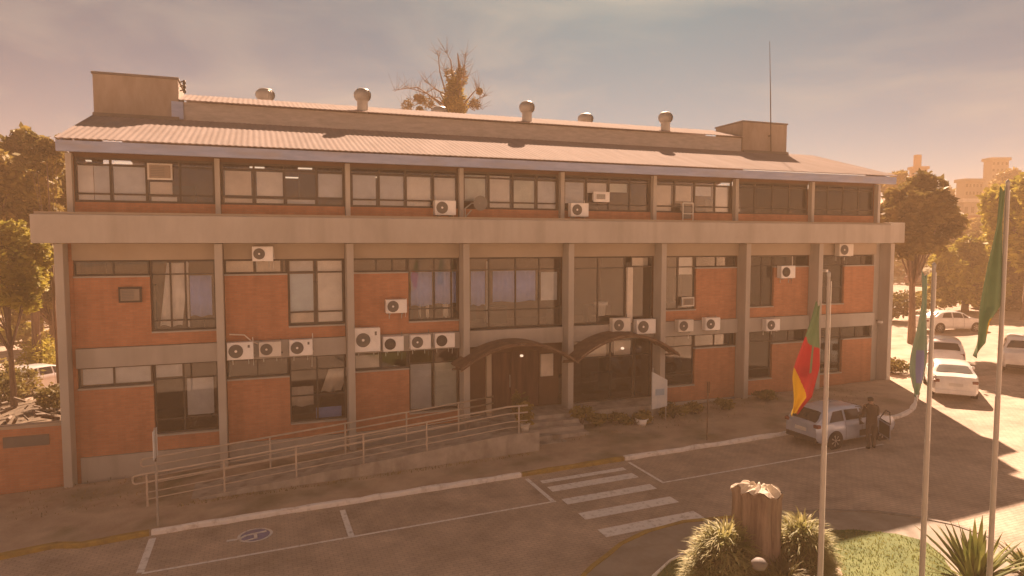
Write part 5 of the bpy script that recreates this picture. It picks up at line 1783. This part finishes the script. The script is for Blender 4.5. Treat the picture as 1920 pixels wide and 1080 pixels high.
for k, (px, py, r_, h_, lb, mt) in enumerate([(15, 606, 3.4, 5.0, 'tall bright bush behind the street at the picture edge', 'leaf_b'), (62, 592, 3.6, 5.5, 'tall olive bush behind the white car on the sunny street', 'leaf_a'), (108, 586, 3.2, 4.6, 'tall shaded bush behind the street next to the building edge', 'leaf_c'), (35, 640, 1.8, 1.6, 'round bright bush on the near side of the sunny street', 'leaf_b'), (92, 668, 1.5, 1.9, 'brown green bush between street and pale cabinet', 'leaf_d')]):
    q = on_ground(px, py)
    shrub(q.x, q.y, gz(q.x), r_, h_, lb, mt, 90 + k, 0.2, 2600, 'plants behind the boundary wall')
q = on_ground(110, 690)
T = empty('metal_cabinet', (q.x, q.y, gz(q.x)))
tag(T, 'pale upright utility cabinet near the building corner behind the wall', 'cabinet')
MB().box(-0.45, 0.45, -0.25, 0.25, 0, 1.75).build('case', M['offwhite'], T, 0.02)
MB().box(-0.40, 0.40, -0.27, -0.252, 0.1, 1.65).build('door', M['white'], T)

tree_at(75, 560, 52, 66, 62, 'low spreading olive tree at the street behind the bright tree', mat='leaf_a', seed=69, leaf=0.25, nclump=30, per=300, tr=0.12)
tree_at(1884, 490, 60, 48, 92, 'full sunlit tree directly behind the large green flag', mat='leaf_b', seed=87, leaf=0.34, nclump=34, per=320, tr=0.2)
tree_at(1800, 462, 78, 48, 36, 'olive treetops between the dark rounded tree and the green flag', mat='leaf_a', seed=88, leaf=0.4, nclump=26, per=260, tr=0.2)
# right side
tree_at(1772, 432, 92, 34, 26, 'hazy round tree in the gap beside the dark rounded tree', mat='leaf_d', seed=84, leaf=0.45, nclump=16, per=220)
tree_at(1835, 436, 96, 36, 30, 'hazy tree below the brown low house', mat='leaf_d', seed=85, leaf=0.45, nclump=16, per=220)
tree_at(1752, 372, 120, 26, 24, 'hazy tree at the foot of the brownish block', mat='leaf_d', seed=86, leaf=0.5, nclump=14, per=200)
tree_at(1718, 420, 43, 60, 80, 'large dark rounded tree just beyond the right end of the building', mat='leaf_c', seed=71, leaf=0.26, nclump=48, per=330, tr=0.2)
tree_at(1690, 350, 90, 40, 26, 'paler treetop above the dark rounded tree', mat='leaf_d', seed=72, leaf=0.45, nclump=20, per=220)
tree_at(1812, 525, 58, 58, 66, 'sunlit drooping tree left of the large green flag', mat='leaf_b', seed=73, leaf=0.34, nclump=40, per=300, tr=0.25)
tree_at(1932, 430, 52, 66, 105, 'tall golden green tree at the picture edge behind the tallest flagpole', mat='leaf_b', seed=74, leaf=0.38, nclump=44, per=310, tr=0.3)
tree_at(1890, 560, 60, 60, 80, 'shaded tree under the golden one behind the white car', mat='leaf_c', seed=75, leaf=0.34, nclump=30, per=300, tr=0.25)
tree_at(1900, 362, 120, 40, 40, 'distant hazy tree below the tall block', mat='leaf_d', seed=76, leaf=0.6, nclump=20, per=200)
tree_at(1765, 378, 150, 36, 22, 'distant hazy tree between the two blocks', mat='leaf_d', seed=77, leaf=0.7, nclump=18, per=180)
tree_at(1795, 455, 100, 40, 28, 'hazy tree below the white roofed house', mat='leaf_d', seed=78, leaf=0.5, nclump=18, per=200)
q = on_ground(1672, 600)
shrub(q.x, q.y, gz(q.x), 2.6, 2.2, 'rounded shadowy bush beside the end column', 'leaf_c', 79, 0.2, 1500, 'plants beyond the end of the building')
q = on_ground(1690, 590)
shrub(q.x + 2.5, q.y, gz(q.x), 2.6, 1.7, 'brown green bush right of the shadowy one', 'leaf_d', 80, 0.2, 1300, 'plants beyond the end of the building')
q = on_ground(1683, 705)
shrub(q.x, q.y + 0.3, gz(q.x) + 0.1, 0.9, 0.8, 'low bush at the corner of the building by the parked sedan', 'leaf_c', 81, 0.1, 800, 'plants beyond the end of the building')
q = on_ground(1690, 530)
shrub(q.x, q.y, hillz(q.x, q.y), 5, 3.0, 'distant bush on the verge of the climbing road', 'leaf_c', 82, 0.35, 1400, 'plants beyond the end of the building')
# far woods on the hill: one mass
rs = np.random.RandomState(8)
cl = []
for k in range(260):
    px = rs.uniform(1500, 2250); D = rs.uniform(110, 240)
    d = ray(px, 456)
    x, y = CAM.x + d.x * D, CAM.y + d.y * D
    z = hillz(x, y)
    cl.append((x, y, z + 1.5, rs.uniform(2, 5), rs.uniform(2, 5), rs.uniform(1.6, 3.6), 160))
tag(leaf_object('hillside_trees', leafcloud(cl, 0.9, 5), M['leaf_d']), 'distant woods covering the hill', 'woods', kind='stuff')
cl = []
for k in range(150):
    px = rs.uniform(-900, 260); D = rs.uniform(85, 160)
    d = ray(px, 456)
    x, y = CAM.x + d.x * D, CAM.y + d.y * D
    cl.append((x, y, hillz(x, y) + 3, rs.uniform(3, 6), rs.uniform(3, 6), rs.uniform(3, 6), 130))
tag(leaf_object('distant_trees', leafcloud(cl, 0.8, 6), M['leaf_c']), 'distant woods beyond the sunny street', 'woods', kind='stuff')

# far buildings
def block(px, py_top, py_bot, wpx, D, mat, label, rows, cols, roofmat=None, rz=0.5, step=False):
    top_ = CAM + ray(px, py_top) * D
    bot = CAM + ray(px, py_bot) * D
    w_ = wpx * D / 1280
    zg = min(bot.z, hillz(top_.x, top_.y)) - 4
    H_ = top_.z - zg
    t = empty('apartment_building' if H_ > 14 else 'house', (top_.x, top_.y, zg), rz)
    tag(t, label, 'building', 'buildings on the hill')
    MB().box(-w_ / 2, w_ / 2, -w_ * 0.35, w_ * 0.35, 0, H_).build('wall', M[mat], t)
    MB().box(-w_ / 2 - 0.3, w_ / 2 + 0.3, -w_ * 0.35 - 0.3, w_ * 0.35 + 0.3, H_ + 0.003, H_ + 0.6).build('roof', M[roofmat or mat], t)
    if step:
        MB().box(-w_ * 0.3, w_ * 0.1, -w_ * 0.2, w_ * 0.2, H_ + 0.603, H_ + 3.2).build('stair_tower', M[mat], t)
    vis = top_.z - bot.z
    for r_ in range(rows):
        for c_ in range(cols):
            x0 = -w_ / 2 + w_ * (c_ + 0.25) / cols
            x1 = x0 + w_ * 0.45 / cols
            z1 = H_ - vis * (r_ + 0.3) / rows
            z0 = z1 - vis * 0.4 / rows
            MB().box(x0, x1, -w_ * 0.35 - 0.05, -w_ * 0.35 - 0.003, z0, z1).build('window', M['far_window'], t)
block(1722, 318, 360, 24, 150, 'far_brick', 'brownish block with a stair tower on the hill beyond the dark rounded tree', 4, 3, rz=-0.35, step=True)
block(1868, 302, 350, 32, 145, 'far_grey', 'tall grey block on the hill above the golden tree', 4, 4, rz=-0.35)
block(1818, 342, 370, 34, 130, 'far_grey', 'low grey block between the two tall ones', 2, 5, rz=-0.3)
block(1815, 380, 408, 38, 115, 'far_grey', 'pale house with a bright white roof below the grey block', 1, 3, roofmat='far_white', rz=-0.3)
block(1800, 412, 425, 46, 105, 'far_brick', 'brown low house under the white roofed one', 1, 4, roofmat='roof_tile', rz=-0.3)

# dry tree with epiphytes behind the roof
def dry_tree():
    D = 48
    base = CAM + ray(853, 240) * D
    zg = hillz(base.x, base.y)
    t = empty('bare_tree', (base.x, base.y, zg))
    tag(t, 'leafless tree with ivy on its trunk and round epiphytes, behind the roof ridge', 'tree')
    s = D / 1280
    def P(px, py):
        q = CAM + ray(px, py) * D
        return Vector((q.x - base.x, q.y - base.y, q.z - zg))
    k = MB()
    k.path([(0, 0, 0), P(850, 230), P(855, 170), P(862, 130), P(858, 100)], [0.5, 0.36, 0.25, 0.12, 0.03], 8)
    rnd = random.Random(21)
    tips = [(752, 205), (740, 175), (765, 180), (785, 195), (800, 160), (823, 100), (835, 95), (845, 125), (900, 165), (912, 172), (890, 195), (905, 205), (780, 215), (815, 190), (870, 120), (882, 150), (875, 105), (760, 165), (830, 120)]
    for (tx, ty) in tips:
        a = P(852 + rnd.uniform(-3, 6), rnd.uniform(170, 235))
        e_ = P(tx, ty) + Vector((0, 0, 0)) + FLAT * rnd.uniform(-1.5, 1.5)
        m_ = a * 0.45 + e_ * 0.55 + Vector((rnd.uniform(-0.4, 0.4), rnd.uniform(-0.4, 0.4), rnd.uniform(0.2, 0.9)))
        k.path([a, m_, e_], [0.08, 0.04, 0.012], 5)
        for _ in range(16):
            f = rnd.uniform(0.3, 1)
            b0 = m_ + (e_ - m_) * f
            k.path([b0, b0 + Vector((rnd.uniform(-0.8, 0.8), rnd.uniform(-0.8, 0.8), rnd.uniform(-0.1, 1.2)))], [0.014, 0.005], 4)
    k.build('branches', M['bark'], t)
    cl = []
    for (px, py, r) in [(764, 198, 0.30), (790, 186, 0.22), (803, 192, 0.3), (782, 183, 0.15), (845, 141, 0.32), (864, 136, 0.26), (865, 150, 0.3), (890, 195, 0.28), (899, 171, 0.15), (787, 205, 0.15)]:
        q = P(px, py); cl.append((q.x, q.y, q.z, r * 1.4, r * 1.4, r * 1.4, 320))
    leaf_object('epiphytes', leafcloud(cl, 0.09, 3), M['dryleaf'], t)
    cl = []
    for (px, py, r, rz) in [(852, 165, 0.45, 0.6), (850, 185, 0.55, 0.8), (852, 210, 0.6, 0.9), (856, 230, 0.6, 0.9), (845, 200, 0.5, 0.5), (860, 195, 0.5, 0.6)]:
        q = P(px, py); cl.append((q.x, q.y, q.z, r * 1.25, r * 1.25, rz * 1.2, 800))
    leaf_object('ivy', leafcloud(cl, 0.12, 4), M['leaf_a'], t)
dry_tree()

# ------------------------------------------------------------------ haze volume added to imitate an orange wash and lift the darks
hz = MB().box(-505, 565, -305, 565, -22, 29.5).build('haze', None)
m = bpy.data.materials.new('orange_wash_haze')
m.use_nodes = True
nt = m.node_tree
nt.nodes.clear()
out = nt.nodes.new('ShaderNodeOutputMaterial')
pv = nt.nodes.new('ShaderNodeVolumePrincipled')
pv.inputs['Color'].default_value = (0.94, 0.655, 0.42, 1)
pv.inputs['Density'].default_value = 0.0027
pv.inputs['Anisotropy'].default_value = 0.0
nt.links.new(pv.outputs[0], out.inputs['Volume'])
hz.data.materials.append(m)
tag(hz, 'added thin haze volume tinting the whole place orange', 'haze', kind='stuff')
